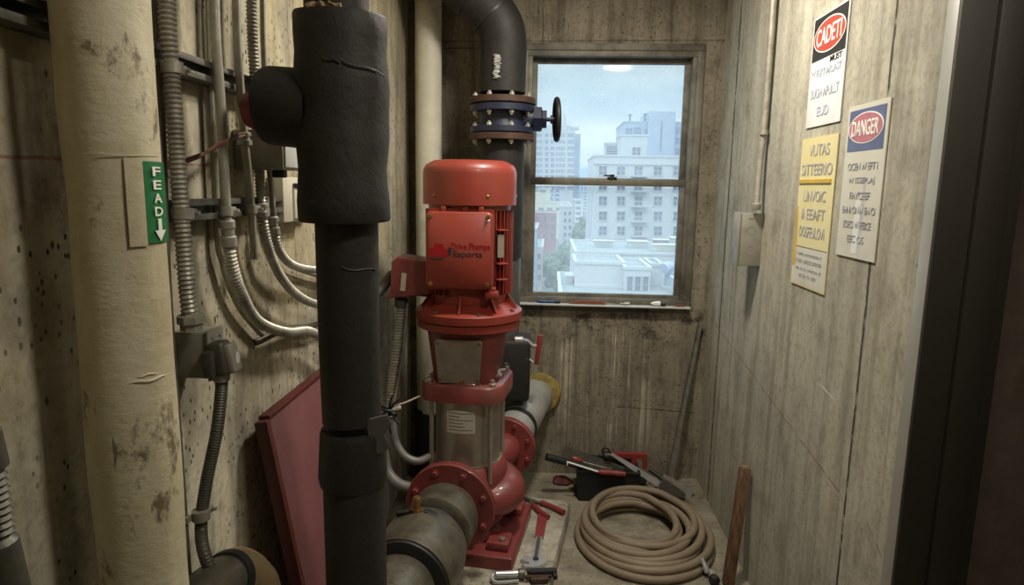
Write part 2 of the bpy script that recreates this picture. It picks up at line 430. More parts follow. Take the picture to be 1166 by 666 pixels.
def emis(name, c, s):
    t = NT(name); e = t.n('ShaderNodeEmission'); e.inputs[0].default_value = (*c, 1); e.inputs[1].default_value = s
    t.l(e.outputs[0], t.out.inputs[0]); return t.m
# ------------------------------------------------------------------ room shell
def struct(ob): ob['kind'] = 'structure'; return ob
def slabbox(name, m, x0, x1, y0, y1, z0, z1, parent=None):
    return MB().box(((x0+x1)/2, (y0+y1)/2, (z0+z1)/2), (x1-x0, y1-y0, z1-z0)).build(name, m, parent, smooth=False)
struct(slabbox('floor', M['cfl'], XL-.25, 2.3, YF-.2, YB+.25, -.2, 0))
struct(slabbox('ceiling', M['ceil'], XL-.25, 2.3, YF-.2, YB+.25, ZC, ZC+.2))
struct(slabbox('wall_left', M['cwl'], XL-.2, XL, YF-.2, YB, 0, ZC))
struct(slabbox('wall_front', M['ceil'], XL, 2.2, YF-.2, YF, 0, ZC))
YJ = yz(1060, 333, XR)[0]     # near end of right wall = far jamb of the doorway
YD = YJ-.95                   # other jamb of the doorway
TW = .14                     # wall thickness
b = MB()
b.box((XR+TW/2, (YJ+YB)/2, ZC/2), (TW, YB-YJ, ZC))
b.box((XR+TW/2, (YF+YD)/2, ZC/2), (TW, YD-YF, ZC))
b.box((XR+TW/2, (YD+YJ)/2, (ZC+2.35)/2), (TW, YJ-YD, ZC-2.35))
struct(b.build('wall_right', M['cwr'], smooth=False))
# window opening in the back wall
WL, WR_ = at(598, 200, Y=YB).x, at(796, 60, Y=YB).x
WT, WB = at(700, 58, Y=YB).z, at(700, 345, Y=YB).z
b = MB(); TB = .2
b.box(((XL-.2+WL)/2, YB+TB/2, ZC/2), (WL-XL+.2, TB, ZC))
b.box(((WR_+XR+TW)/2, YB+TB/2, ZC/2), (XR+TW-WR_, TB, ZC))
b.box(((WL+WR_)/2, YB+TB/2, WB/2), (WR_-WL, TB, WB))
b.box(((WL+WR_)/2, YB+TB/2, (WT+ZC)/2), (WR_-WL, TB, ZC-WT))
struct(b.build('wall_back', M['cwb'], smooth=False))
# corridor beyond the doorway
b = MB(); b.box((2.1, (YF+YB)/2, ZC/2), (.12, YB-YF, ZC)); b.box(((XR+TW+2.04)/2, 1.9, ZC/2), (2.04-XR-TW, .12, ZC))
struct(b.build('wall_corridor', M['hall'], smooth=False))
# door frame: edge coloured as if lit, reveal darkened as if shaded, with a rebate
dr = struct(thing('door_1', None, None, (XR, (YJ+YD)/2, 0)))
b = MB()
for y0, y1 in ((YJ, YJ+.045),):
    b.box((XR-.006, (y0+y1)/2, 1.175), (.012, y1-y0, 2.35), bev=.002)
b.box((XR-.006, YD-.0225, 1.175), (.012, .045, 2.35), bev=.002)
b.box((XR-.006, (YD+YJ)/2, 2.372), (.012, YJ-YD+.09, .045), bev=.002)
b.build('door_casing', M['casing'], dr)
b = MB()
b.box((XR+TW/2+.002, YJ-.006, 1.175), (TW+.03, .012, 2.35), bev=.002)
b.box((XR+TW/2+.02, YJ-.020, 1.175), (TW*.45, .016, 2.35), bev=.003)
b.box((XR+TW/2+.002, YD+.006, 1.175), (TW+.03, .012, 2.35), bev=.002)
b.box((XR+TW/2+.002, (YD+YJ)/2, 2.344), (TW+.03, YJ-YD, .012), bev=.002)
b.build('door_jamb', M['jamb'], dr)
# ---------------- window
win = struct(thing('window_1', None, None, ((WL+WR_)/2, YB, WB)))
yw = YB+.05
def frame_rect(b, x0, x1, z0, z1, t, y, d, bev=.003):
    b.box(((x0+x1)/2, y, z1-t/2), (x1-x0, d, t), bev=bev); b.box(((x0+x1)/2, y, z0+t/2), (x1-x0, d, t), bev=bev)
    b.box((x0+t/2, y, (z0+z1)/2), (t, d, z1-z0-2*t), bev=bev); b.box((x1-t/2, y, (z0+z1)/2), (t, d, z1-z0-2*t), bev=bev)
b = MB(); frame_rect(b, WL, WR_, WB, WT, .028, YB+.05, .12)
frame_rect(b, WL-.03, WR_+.03, WB-.012, WT+.035, .035, YB-.004, .022)
b.build('window_frame', M['wframe'], win)
mz = at(700, 208, Y=yw).z
b = MB(); frame_rect(b, WL+.02, WR_-.02, mz-.01, WT-.02, .033, yw+.02, .035)
b.build('upper_sash', M['wframe'], win)
b = MB(); frame_rect(b, WL+.02, WR_-.02, WB+.012, mz+.018, .035, yw-.02, .035)
b.build('lower_sash', M['wframe'], win)
b = MB(); b.box(((WL+WR_)/2, yw+.022, (mz+WT)/2), (WR_-WL-.08, .005, WT-mz-.06)); b.build('upper_pane', M['glass'], win, smooth=False)
b = MB(); b.box(((WL+WR_)/2, yw-.018, (mz+WB)/2), (WR_-WL-.08, .005, mz-WB-.05)); b.build('lower_pane', M['glass'], win, smooth=False)
lx = at(697, 203, Y=yw-.04)
b = MB(); b.box((lx.x, yw-.035, mz+.024), (.05, .022, .012), bev=.003); b.cyl((lx.x, yw-.035, mz+.03), (lx.x, yw-.035, mz+.042), .012)
b.box((lx.x-.02, yw-.045, mz+.036), (.05, .012, .008), Matrix.Rotation(.3, 3, 'Z'), bev=.002)
b.build('sash_latch', M['black2'], win)
b = MB(); b.box(((WL+WR_)/2, YB-.012, WB-.010), (WR_-WL+.05, .085, .010), bev=.003)
b.build('window_sill', M['sill'], win)
SZ = WB-.005
# small tools lying on the sill (sill top at SZ)
def sillx(px): return at(px, 346, Y=YB-.03).x
t_ = thing('marker_pen', 'dark blue capped pen lying on the left end of the window sill', 'pen', (sillx(625), YB-.03, SZ))
x0, x1 = sillx(611), sillx(638)
b = MB(); b.lathe([(.004, 0), (.0075, .01), (.0085, .03), (.0085, x1-x0-.03)], (x0, YB-.03, SZ+.0085), (1, 0, 0), 14); b.build('barrel', M['bluep'], t_)
b = MB(); b.rod((x1-.032, YB-.03, SZ+.0085), (x1, YB-.03, SZ+.0085), .0095, n=14); b.build('cap', M['black2'], t_)
t_ = thing('utility_knife', 'long red-brown handled folding knife on the window sill', 'knife', (sillx(668), YB-.03, SZ))
x0, x1 = sillx(648), sillx(689)
b = MB(); b.prism([(0, 0), (.02, .012), (.05, .018), (x1-x0-.02, .018), (x1-x0, .012), (x1-x0, 0)], .016, (x0, YB-.022, SZ+.001), bev=.003); b.build('handle', M['dwood'], t_)
b = MB(); b.prism([(0, 0), (.05, 0), (.055, .006), (0, .008)], .004, (x1-.002, YB-.027, SZ+.003)); b.build('blade', M['galv'], t_)
x0 = sillx(706)
t_ = thing('screwdriver_bit', 'short grey metal bit with collar on the sill beside the knife', 'tool bit', (x0, YB-.03, SZ))
b = MB(); b.lathe([(.004, 0), (.004, .02), (.008, .022), (.008, .05), (.006, .052)], (x0, YB-.03, SZ+.008), (1, 0, 0), 12); b.build('shank', M['galv'], t_)
x0 = sillx(741)
t_ = thing('paint_tube', 'crumpled white tube with black cap at the right end of the sill', 'tube', (x0, YB-.03, SZ))
b = MB(); b.lathe([(.003, 0), (.010, .015), (.013, .035), (.013, .05)], (x0, YB-.03, SZ+.0132), (1, 0, 0), 14, jit=.001); b.build('tube_body', M['white'], t_)
b = MB(); b.rod((x0+.05, YB-.03, SZ+.0105), (x0+.078, YB-.032, SZ+.0105), .0105, n=14); b.build('cap', M['black2'], t_)
x0 = sillx(769)
t_ = tag(MB().prism([(0, 0), (.045, 0), (.05, .006), (.02, .009), (-.004, .004)], .02, (x0, YB-.02, SZ+.001), bev=.002).build('chip', M['dwood']), 'thin brown wood splinter at the far right corner of the sill', 'splinter')
# ------------------------------------------------------------------ left wall services
def wallpt(px, py, off=.03): return at(px, py, X=XL+off)
# big cream jacketed pipe
P0 = at(140, 333, X=-.64); r0 = .0635
t_ = thing('lagged_pipe', 'thick cream canvas-jacketed vertical pipe at the far left with a green label', 'pipe', (P0.x, P0.y, 0))
b = MB(); prof = []
z = 0.0
while z < ZC:
    prof.append((r0+.0009*sin(z*7)+.0006*sin(z*23), z)); z += .02
prof.append((r0, ZC))
b.lathe(prof, (P0.x, P0.y, 0), (0, 0, 1), 40); b.jitter(.003, 6); b.build('canvas_jacket', M['jacket'], t_)
def on_pipe(px, py):
    return at(px, py, Y=P0.y).z
PA = math.atan2(-P0.y, -P0.x)
for (py, f0, f1, am, rr_) in ((424, .0, .75, .0012, .0026), (418, .15, .6, -.001, .0016), (178, -.6, .9, .001, .0008)):
    zz = on_pipe(150, py); pts = []
    for k in range(9):
        f_ = f0+(f1-f0)*k/8; a_ = PA+math.asin(f_); pts.append(V((P0.x+(r0+.001)*cos(a_), P0.y+(r0+.001)*sin(a_), zz+am*sin(k*1.1))))
    b = MB(); b.tube(pts, rr_, 8, rad=lambda L, i: rr_*(.3+.7*sin(pi*min(1, max(0, i/80.))))); b.build('jacket_wrinkle', M['jacket'], t_)
# label wraps the right face of the pipe
def pipe_patch(name, m, parent, cx, cy, r, a0, a1, z0, z1, n=10, th=.0012):
    b = MB(); A = []
    for i in range(n+1):
        a = a0+(a1-a0)*i/n
        for (rr, zz) in ((r, z0), (r+th, z0), (r+th, z1), (r, z1)):
            A.append(b.b.verts.new((cx+rr*cos(a), cy+rr*sin(a), zz)))
    for i in range(n):
        for k in range(4):
            b.b.faces.new((A[i*4+k], A[i*4+(k+1) % 4], A[(i+1)*4+(k+1) % 4], A[(i+1)*4+k]))
    b.b.faces.new(A[0:4]); b.b.faces.new(A[-4:][::-1])
    return b.build(name, m, parent)
zt, zb = on_pipe(170, 184), on_pipe(170, 275)
view = math.atan2(-P0.y, -P0.x)         # direction from pipe to camera
# silhouettes at view +- ~86 deg: right hand side of the picture is view+
fa = lambda f_: view+math.asin(max(-1, min(1, f_)))
lab = pipe_patch('flow_label', M['green'], t_, P0.x, P0.y, r0+.001, fa(.56), fa(.99), zb, zt)
pipe_patch('old_tape', M['jacket'], t_, P0.x, P0.y, r0+.0008, fa(.20), fa(.555), zb-.004, zt+.004)
la = (fa(.56)+fa(.99))/2
la = fa(.80)
lx_ = V((-sin(la), cos(la), 0)); ln = V((cos(la), sin(la), 0))
lo = V((P0.x, P0.y, 0))+ln*(r0+.0032)
hh = (zt-zb)
for i, ch in enumerate('FEAD'):
    text('letter', ch, M['white'], t_, lo+V((0, 0, zt-hh*(.12+.165*i))), lx_, (0, 0, 1), .018, hh*.115, bold=.02)
b = MB(); az = zb+hh*.15
b.prism([(-.004, .017), (.004, .017), (.004, .0), (.012, .0), (0, -.016), (-.012, .0), (-.004, .0)], .001, lo+V((0, 0, az)), lx_, (0, 0, 1))
b.build('flow_arrow', M['white'], t_)
# strut channels
def strut(px0, py0, px1, py1, label):
    a, c = at(px0, py0, X=XL), at(px1, py1, X=XL)
    zz = (a.z+c.z)/2
    t = thing('strut_channel', label, 'channel', (XL, (a.y+c.y)/2, zz), 'steel channels on the left wall')
    b = MB(); H = .042; D = .042
    L = c.y-a.y; cy = (a.y+c.y)/2
    b.box((XL+.002, cy, zz), (.004, L, H)); 
    for s_ in (-1, 1):
        b.box((XL+D/2, cy, zz+s_*(H/2-.002)), (D, L, .004), bev=.001)
        b.box((XL+D-.002, cy, zz+s_*(H/2-.007)), (.004, L, .012), bev=.001)
    b.build('channel', M['strut'], t)
    return t, zz
st1, zs1 = strut(-40, 30, 318, 100, 'upper steel strut channel crossing behind the big cream pipe')
st2, zs2 = strut(150, 240, 345, 231, 'lower steel strut channel holding the row of conduits')
def clampon(b, c, r, dirz=(0, 0, 1), w=.02):
    b.lathe([(r, -w/2), (r+.003, -w/2), (r+.003, w/2), (r, w/2)], c, dirz, 20)
    b.box((c[0]+.004, c[1]+r+.010, c[2]), (.012, .018, w*.8), bev=.002)
    b.cyl((c[0]+.004-.012, c[1]+r+.012, c[2]), (c[0]+.004+.014, c[1]+r+.012, c[2]), .004, n=8)
# conduit A : thick corrugated conduit into the junction box
oA = .062
A = [wallpt(190, -260, oA), wallpt(190, 0, oA), wallpt(195, 80, oA), wallpt(201, 170, oA), wallpt(207, 250, oA), wallpt(213, 330, oA), wallpt(218, 372, oA)]
t_ = thing('flexible_conduit', 'thick corrugated steel conduit running down into the grey wall box', 'conduit', (A[-1].x, A[-1].y, A[-1].z))
b = MB(); b.flex(A, .0142, .0090, .0017); b.build('corrugated_tube', M['galv'], t_)
for (x_, y_) in ((196, 77), (208, 243)):
    c = wallpt(x_, y_, oA); b = MB(); clampon(b, c, .0165); b.build('pipe_clamp', M['galv'], t_)
b = MB(); c = A[-1]; b.lathe([(.021, 0), (.021, .012), (.026, .014), (.026, .028), (.018, .030), (.018, .034)], c-V((0, 0, .006)), (0, 0, 1), 8); b.build('connector', M['ebox'], t_)
# rigid shadow-side pipe behind conduit A
A2 = [wallpt(177, -250, .03), wallpt(177, 0, .03), wallpt(184, 250, .03), wallpt(190, 372, .03), wallpt(214, 700, .03)]
tag(MB().tube(A2, .013, 14).build('rigid_conduit', M['strut']), 'plain dark rigid conduit just right of the cream pipe, against the wall', 'conduit')
# junction box with switch
q0 = at(196, 400, X=XL); ya = q0.y
xf = at(236, 402, Y=ya).x; yb = at(251, 400, X=xf).y
ztb, zbb = at(215, 378, Y=ya).z, at(215, 431, Y=ya).z
t_ = thing('junction_box', 'square grey steel wall box with plug socket at its right side', 'box', (XL, (ya+yb)/2, zbb))
ybx = ya+max(.055, yb-ya)
b = MB(); b.box(((XL+xf)/2, (ya+ybx)/2, (ztb+zbb)/2), (xf-XL, ybx-ya, ztb-zbb), bev=.004); b.build('box_body', M['ebox'], t_)
b = MB(); b.box((xf+.003, (ya+ybx)/2, (ztb+zbb)/2), (.006, ybx-ya+.008, ztb-zbb+.008), bev=.002); b.build('cover', M['ebox'], t_)
for dy in (.012, ybx-ya-.012):
    b = MB(); b.hexa((xf+.006, ya+dy, ztb-.012), (1, 0, 0), .005, .003); b.build('cover_screw', M['galv'], t_)
# plug hanging on the box front, with dark cable dropping
pc = at(256, 408, X=xf+.03)
pw = pc.y
t_ = thing('cable_plug', 'angled grey plug with pale oval badge on the front of the wall box', 'plug', (pc.x, pw, pc.z))
b = MB(); b.box((xf+.024, pw-.004, pc.z+.002), (.034, .040, .07), Matrix.Rotation(radians(-8), 3, 'Y'), bev=.008, seg=3)
b.box((xf+.012, pw-.012, pc.z-.006), (.02, .05, .055), bev=.004)
b.build('plug_body', M['flexd'], t_)
b = MB(); b.box((xf+.046, pw+.0, pc.z+.002), (.018, .034, .06), Matrix.Rotation(radians(-12), 3, 'Y'), bev=.006, seg=3); b.build('plug_lid', M['ebox'], t_)
b = MB(); b.prism(ell(.016, .026, 20), .002, (xf+.0555, pw, pc.z+.002), (0, 1, 0), (0, 0, 1)); b.build('oval_badge', M['paper'], t_)
cb = [V((xf+.022, pw, pc.z-.03)), V((xf+.02, pw, pc.z-.06)), at(247, 490, X=XL+.09), at(235, 550, X=XL+.07), at(229, 600, X=XL+.06), at(236, 640, X=XL+.09), at(262, 690, X=XL+.12)]
t_ = thing('drop_cable', 'dark flexible cable hanging from the plug and curving toward the floor', 'cable', tuple(cb[-1]))
b = MB(); b.flex(cb, .0122, .0055, .0005, 12); b.build('cable_sheath', M['flexd'], t_)
b = MB(); b.rod(cb[1]+V((0, 0, .012)), cb[0]+V((0, 0, .012)), .017); b.build('cable_gland', M['ebox'], t_)
c = at(229, 586, X=XL+.062); b = MB(); clampon(b, c, .0145); b.box((XL+.025, c.y-.02, c.z), (.05, .015, .012)); b.build('pipe_clamp', M['galv2'], t_)
# conduit B
def conduit(name, label, rigid, flexpts, r, rf, coup=None, m='galv2', clamps=(), off=.05):
    t = thing(name, label, 'conduit', tuple(rigid[-1]), 'steel conduits on the left wall')
    b = MB(); b.tube(rigid, r, 14); b.build('rigid_tube', M[m], t)
    if flexpts:
        b = MB(); b.flex(into_wall(flexpts), rf, .0085, .0014, 12); b.build('corrugated_tube', M['galv'], t)
    if coup:
        b = MB(); a_, c_ = coup; d = (V(c_)-V(a_)); L = d.length
        b.lathe([(r+.002, 0), (r+.006, .003), (r+.006, L*.3), (r+.003, L*.35), (r+.003, L*.6), (r+.007, L*.65), (r+.007, L), (r, L+.002)], a_, d, 18); b.build('coupling', M['galv'], t)
    for c in clamps:
        b = MB(); clampon(b, c, r+.001); b.build('pipe_clamp', M['galv'], t)
    return t
w = lambda px, py, o=.055: wallpt(px, py, o)
def into_wall(P, d=.16):
    p = V(P[-1]); q = V(P[-2]); sl = (p.z-q.z)/max(.01, p.y-q.y); sl = max(-.3, min(.3, sl))
    return list(P)+[V((XL+.045, p.y+d*.5, p.z+sl*d*.3)), V((XL+.022, p.y+d*.85, p.z+sl*d*.3)), V((XL+.0145, p.y+d, p.z+sl*d*.3))]
conduit('conduit', 'conduit with threaded coupling above a wide flexible bend, second from the wall box', [w(243, -260), w(244, 0), w(251, 120), w(258, 250)], 
        [w(260, 268), w(264, 300), w(275, 335), w(294, 366), w(325, 378), w(352, 377), w(372, 390), w(392, 410)], .0108, .0130, (w(258, 250), w(261, 280)), clamps=(w(257, 240),))
tag(MB().tube([w(236, -200, .018), w(238, 0, .018), w(247, 250, .018), w(254, 300, .018), w(270, 345, .018), w(290, 372, .018), w(300, 382, .018)], .008, 10).build('thin_conduit', M['galv2']), 'thin grey conduit flat on the wall behind the coupled conduit', 'conduit', 'thin conduits on the left wall')
conduit('conduit', 'short rigid conduit ending in an open end below the lower channel', [w(268, -260), w(269, 0), w(275, 120), w(279, 165), w(283, 200), w(287, 250), w(290, 295)], None, .0092, 0, (w(278, 150), w(279, 165)), clamps=(w(286, 238),))
conduit('flexible_conduit', 'corrugated conduit sweeping down right behind the black lagged pipe', [w(301, 228), w(301, 245)], 
        [w(284, -260), w(286, 0), w(290, 90), w(294, 170), w(298, 232), w(304, 275), w(320, 315), w(345, 340), w(380, 352), w(410, 358)], .0118, .0112, (w(297, 231), w(298, 246)))
conduit('conduit', 'thin conduit ending in a flexible bend nearest the window wall', [w(297, -260), w(299, 0), w(301, 80), w(305, 170), w(309, 215), w(312, 248)], 
        [w(313, 262), w(318, 285), w(334, 302), w(362, 307), w(392, 304)], .0070, .0105, (w(311, 246), w(313, 266)))
tag(MB().tube([w(305, 240, .02), w(308, 262, .02), w(318, 286, .02), w(334, 304, .02), w(370, 316, .02), w(385, 320, .008)], .007, 10).build('thin_conduit', M['galv2']), 'thin grey conduit curving on the wall under the right-most flexible bend', 'conduit', 'thin conduits on the left wall')
c1 = [w(290, 390, .012), w(296, 388, .02), w(312, 380, .03), w(330, 374, .03), w(350, 372, .03), w(375, 366, .03), w(400, 362, .03), w(415, 360, .012)]
tag(MB().tube(c1, .009, 10).build('dark_cable', M['flexd']), 'dark cable along the wall below the wide flexible bend', 'cable')
# red-brown twisted wires
for k, dz in enumerate((0, .006)):
    pts = [w(182, 188, .012)+V((0, 0, dz)), w(206, 186, .012)+V((0, 0, dz)), w(228, 178, .075)+V((0, 0, dz*.6)), w(250, 163, .078)+V((0, 0, -dz)), w(272, 156, .072)+V((0, 0, dz)), w(284, 152, .045)]
    tag(MB().tube(pts, .0028, 8).build('loose_wire', plain('brown_wire_%s' % 'ab'[k], hexc(110, 66, 50) if k else hexc(130, 96, 74), .5)), ('upper ' if k else 'lower ')+'of two brown wires strung across the conduits above the lower channel', 'wire', 'brown wires across the conduits')
# wall boxes behind the tee
a = at(305, 168, X=XL)
def wallbox(name, label, px0, px1, py0, py1, depth, m, cat='box'):
    """px0..px1 on the +X face"""
    xf = XL+depth
    y0, y1 = at(px0, py0, X=xf).y, at(px1, py0, X=xf).y
    mid = (px0+px1)/2
    z1, z0 = at(mid, py0, X=xf).z, at(mid, py1, X=xf).z
    t = thing(name, label, cat, (XL, (y0+y1)/2, z0))
    b = MB(); b.box((XL+depth/2, (y0+y1)/2, (z0+z1)/2), (depth, y1-y0, z1-z0), bev=.004); b.build('box_body', M[m], t)
    return t, xf, y0, y1, z0, z1
t_, xf2, y0, y1, z0, z1 = wallbox('isolator_box', 'pale grey wall box with a blue-white face behind the black branch', 321, 342, 150, 194, .12, 'ebox')
b = MB(); b.box((xf2+.002, (y0+y1)/2, (z0+z1)/2), (.004, y1-y0-.014, z1-z0-.014), bev=.001); b.build('face_plate', M['paper'], t_)
b = MB(); b.rod((XL+.09, y0+.05, z0-.0), (XL+.09, y0+.05, z0-.018), .018); b.build('cable_gland', M['black2'], t_)
t_, xf2, y0, y1, z0, z1 = wallbox('socket_box', 'flat white painted box below the pale isolator on the left wall', 322, 352, 202, 252, .045, 'jacket2')
b = MB(); b.box((xf2+.003, (y0+y1)/2+.02, (z0+z1)/2-.01), (.006, (y1-y0)*.55, (z1-z0)*.7), bev=.002); b.build('cover', M['paper2'], t_)
b = MB(); b.box((xf2+.006, y0+.09, z1-.022), (.012, .05, .012), bev=.003); b.build('catch', M['black2'], t_)
# bottom-left conduit
BL = [at(-40, 430, X=XL+.10), at(-20, 500, X=XL+.10), at(-10, 540, X=XL+.10), at(-2, 590, X=XL+.10), at(4, 640, X=XL+.10), at(10, 720, X=XL+.10)]
t_ = thing('flexible_conduit', 'ribbed grey conduit at the lower left edge of the wall', 'conduit', tuple(BL[-1]))
b = MB(); b.flex(BL, .014, .009, .0018); b.build('corrugated_tube', M['flexd'], t_)
b = MB(); c = at(-9, 535, X=XL+.10); b.lathe([(.012, 0), (.018, .004), (.018, .05), (.013, .056)], c, (BL[1]-BL[2]), 16); b.build('connector', M['flexd'], t_)
b = MB(); c = at(5, 640, X=XL+.10); b.lathe([(.012, -.08), (.020, -.075), (.020, .03), (.013, .036)], c, (BL[1]-BL[2]), 16); b.build('connector', M['flexd'], t_)
# lagged tan elbow at the bottom
t_ = thing('tan_pipe_elbow', 'tan lagged pipe elbow with dark bands at the bottom left beside the cream pipe', 'pipe', (-.6, 1.3, .0))
e0 = at(205, 700, Y=1.08); e1 = at(248, 664, Y=1.19); e2 = at(272, 652, Y=1.27); e3 = at(292, 676, Y=1.32); e4 = at(300, 740, Y=1.34)
b = MB(); b.tube([e0, e1, e2], .046, 24); b.jitter(.004, 12); b.build('lower_lagging', M['iron'], t_)
b = MB(); b.tube([e1*.4+e2*.6, e2, (e2+e3)*.5+V((0, 0, .012)), e3, e4, V((e4.x, e4.y, 0))], .053, 24); b.jitter(.004, 12); b.build('elbow_lagging', M['tan'], t_)
b = MB(); d = (e2-e1).normalized(); b.lathe([(.044, -.012), (.055, -.010), (.057, .01), (.044, .014)], e1*.55+e2*.45, d, 28); b.jitter(.002, 20); b.build('band', M['black'], t_)
# ------------------------------------------------------------------ black lagged riser with tee
YT = 1.42
xc = at(397, 333, Y=YT).x
def zt_(py, px=397, Y=YT): return at(px, py, Y=Y).z
t_ = thing('black_riser', 'black foam-lagged riser pipe with a fat tee in the left foreground', 'pipe', (xc, YT, 0))
def wob(b, amp=.003, sc=7): return b.jitter(amp, sc)
b = MB(); b.lathe([(.066, 0), (.066, .1), (.068, .2), (.066, .9)]+[(.066, ZC-zt_(20)+.02)], (xc-.012, YT, zt_(20)-.02), (0, 0, 1), 40); b.build('upper_lagging', M['black'], t_)
zt1, zt0 = zt_(18), zt_(252)
prof = [(.07, 0), (.095, .001), (.0975, .006)]
for k in range(1, 12): prof.append((.096+.002*sin(k*1.7), .01+(zt1-zt0-.02)*k/12))
prof += [(.095, zt1-zt0-.006), (.092, zt1-zt0), (.066, zt1-zt0-.002)]
b = MB(); b.lathe(prof, (xc-.004, YT, zt0), (0, 0, 1), 48); wob(b, .006, 7); tee = b.build('tee_lagging', M['black'], t_)
# torn top edge crumbs
b = MB(); b.tube([V((xc-.004+.083*cos(-2.15+.11*k), YT+.083*sin(-2.15+.11*k), zt1-.001+.003*sin(k*2.3))) for k in range(9)], .007, 8); b.jitter(.008, 70); b.build('torn_foam', M['tan'], tee)
zbn = zt_(121); 
b = MB(); bx0 = at(301, 121, Y=YT).x
b.lathe([(.066, 0), (.077, .004), (.082, .016), (.083, .09), (.083, xc-.06-bx0)], (bx0, YT, zbn), (1, 0, -.06), 40); wob(b, .005, 9); br = b.build('branch_lagging', M['black'], t_)
b = MB(); b.lathe([(.02, 0), (.034, .006), (.037, .014), (.037, .05)], (at(278, 127, Y=YT).x, YT, zt_(127)), (1, 0, 0), 28); wob(b, .002, 20); tag(b.build('end_cap', M['redh'], t_), 'dark red cap on the end of the branch')
zl = zt_(485)
b = MB(); b.lathe([(.0655, 0), (.067, .2), (.068, .5), (.0675, zt0-zt_(478)+.02)], (xc, YT, zt_(478)), (0, 0, 1), 44); wob(b, .002, 5); b.build('middle_lagging', M['black'], t_)
zc1, zc0 = zt_(488), zt_(549)
b = MB(); b.lathe([(.066, 0), (.074, .001), (.077, .02), (.076, zc1-zc0-.01), (.073, zc1-zc0), (.066, zc1-zc0)], (xc, YT, zc0), (0.03, 0, 1), 44); wob(b, .005, 9); b.build('lagging_sleeve', M['black'], t_)
b = MB(); b.lathe([(.068, 0), (.070, .1), (.071, zc0-.004), (.067, zc0+.01)], (xc+.004, YT, 0), (0, 0, 1), 44); wob(b, .003, 7); b.build('lower_lagging', M['black'], t_)
# creases and a loose flap on the foam
for (px0, py0, px1, py1) in ((392, 70, 432, 83), (372, 68, 392, 75), (392, 302, 428, 311)):
    rr = .0975 if py0 < 250 else .068
    pts = []
    for k in range(7):
        f_ = k/6; px, py = px0+(px1-px0)*f_, py0+(py1-py0)*f_+2*sin(f_*6)
        for Y in (YT,):
            p = at(px, py, Y=YT-rr*.7); dx = max(-.95, min(.95, (p.x-xc)/rr)); a_ = -pi/2+math.asin(dx)
            pts.append(V((xc+rr*cos(a_), YT+rr*sin(a_), p.z)))
    b = MB(); b.tube(pts, .0016, 6); b.build('foam_crease', M['black2'], t_)
b = MB(); pf = at(432, 486, Y=YT-.03); b.prism([(-.03, .02), (.018, .028), (.026, .01), (.012, -.02), (.022, -.05), (-.004, -.06), (-.02, -.03)], .006, pf, (1, .25, 0), (0, 0, 1)); b.jitter(.006, 25); b.build('torn_flap', M['tape'], t_)
# ------------------------------------------------------------------ red panel leaning on the left wall
cTL = at(301, 482, X=XL+.045); cTR = at(368, 441, X=XL+.03); zp = (cTL.z+cTR.z)/2
y0p, y1p = cTL.y, cTR.y+.03
zlow = .35; pl = at(341, 666, Y=y0p); slope = (pl.x-cTL.x)/(cTL.z-pl.z)
xb = cTL.x+slope*cTL.z
t_ = thing('wooden_board', 'dull red wooden board leaning on the left wall behind the black riser', 'board', (xb, (y0p+y1p)/2, 0))
d = V((cTL.x-xb, 0, cTL.z)); L = d.length; up = d.normalized(); nrm = V((up.z, 0, -up.x))
Rm = Matrix((nrm, V((0, 1, 0)), up)).transposed()
cen = V((xb, (y0p+y1p)/2, 0))+up*(L/2)+V((0, 0, .008))
b = MB(); b.box(cen, (.02, y1p-y0p, L), Rm, bev=.003); b.build('board', M['redpanel'], t_)
b = MB(); yy0 = y0p+.0
b.box(cen-V((0, (y1p-y0p)/2+.012, 0)), (.034, .024, L+.006), Rm, bev=.004); b.build('edge_strip', M['redcap'], t_)
b = MB(); b.box(cen+up*(L/2+.006), (.03, y1p-y0p, .012), Rm, bev=.003); b.build('top_strip', M['redcap'], t_)
# ------------------------------------------------------------------ pump group
AX = radians(8); ax = V((sin(AX), cos(AX), 0)); sd = V((cos(AX), -sin(AX), 0))
PX, PY = -.318, 2.66
SLZ = .08
pc_ = V((PX, PY, 0))
def pz(py, px=532, Y=PY): return at(px, py, Y=Y).z
# slab
ra = radians(-8.5)
sl = MB(); scx = V((-.255, 2.42, 0))
Rz = Matrix.Rotation(ra, 3, 'Z')
k1 = at(650, 570, Z=SLZ)
SLW, SLL = .76, 1.2
sx = Rz @ V((1, 0, 0)); sy = Rz @ V((0, 1, 0))
scn = k1 - sx*(SLW/2) - sy*(SLL/2)
b = MB(); b.prism(rrect(SLW, SLL, .03), SLZ-.001, V((scn.x, scn.y, .001)), sx, sy, bev=.012)
tag(b.build('plinth_slab', M['slab']), 'pale concrete plinth slab under the red pump', 'slab')
t_ = thing('booster_pump', 'tall red vertical pump with finned motor, stainless barrel and cast base on the slab', 'pump', (PX, PY, SLZ))
pump = t_
# fan cover
zf1, zf0 = pz(183), pz(234, Y=PY-.18)
RF = .187
b = MB(); h = zf1-zf0
b.lathe([(RF-.006, 0), (RF, 0), (RF, h*.70), (RF-.003, h*.80), (RF-.011, h*.89), (RF-.040, h*.985), (RF-.048, h), (.02, h+.003)], (PX, PY, zf0), (0, 0, 1), 64)
fc = b.build('fan_cover', M['red'], t_, sharp=50)
for a_ in (-130, -62, 10, 120):
    e = V((cos(radians(a_)), sin(radians(a_)), 0)); b = MB(); b.lathe([(.006, 0), (.006, .003), (.003, .005)], V((PX, PY, zf0+.035))+e*(RF-.001), e, 10); b.build('screw', M['brass'], fc)
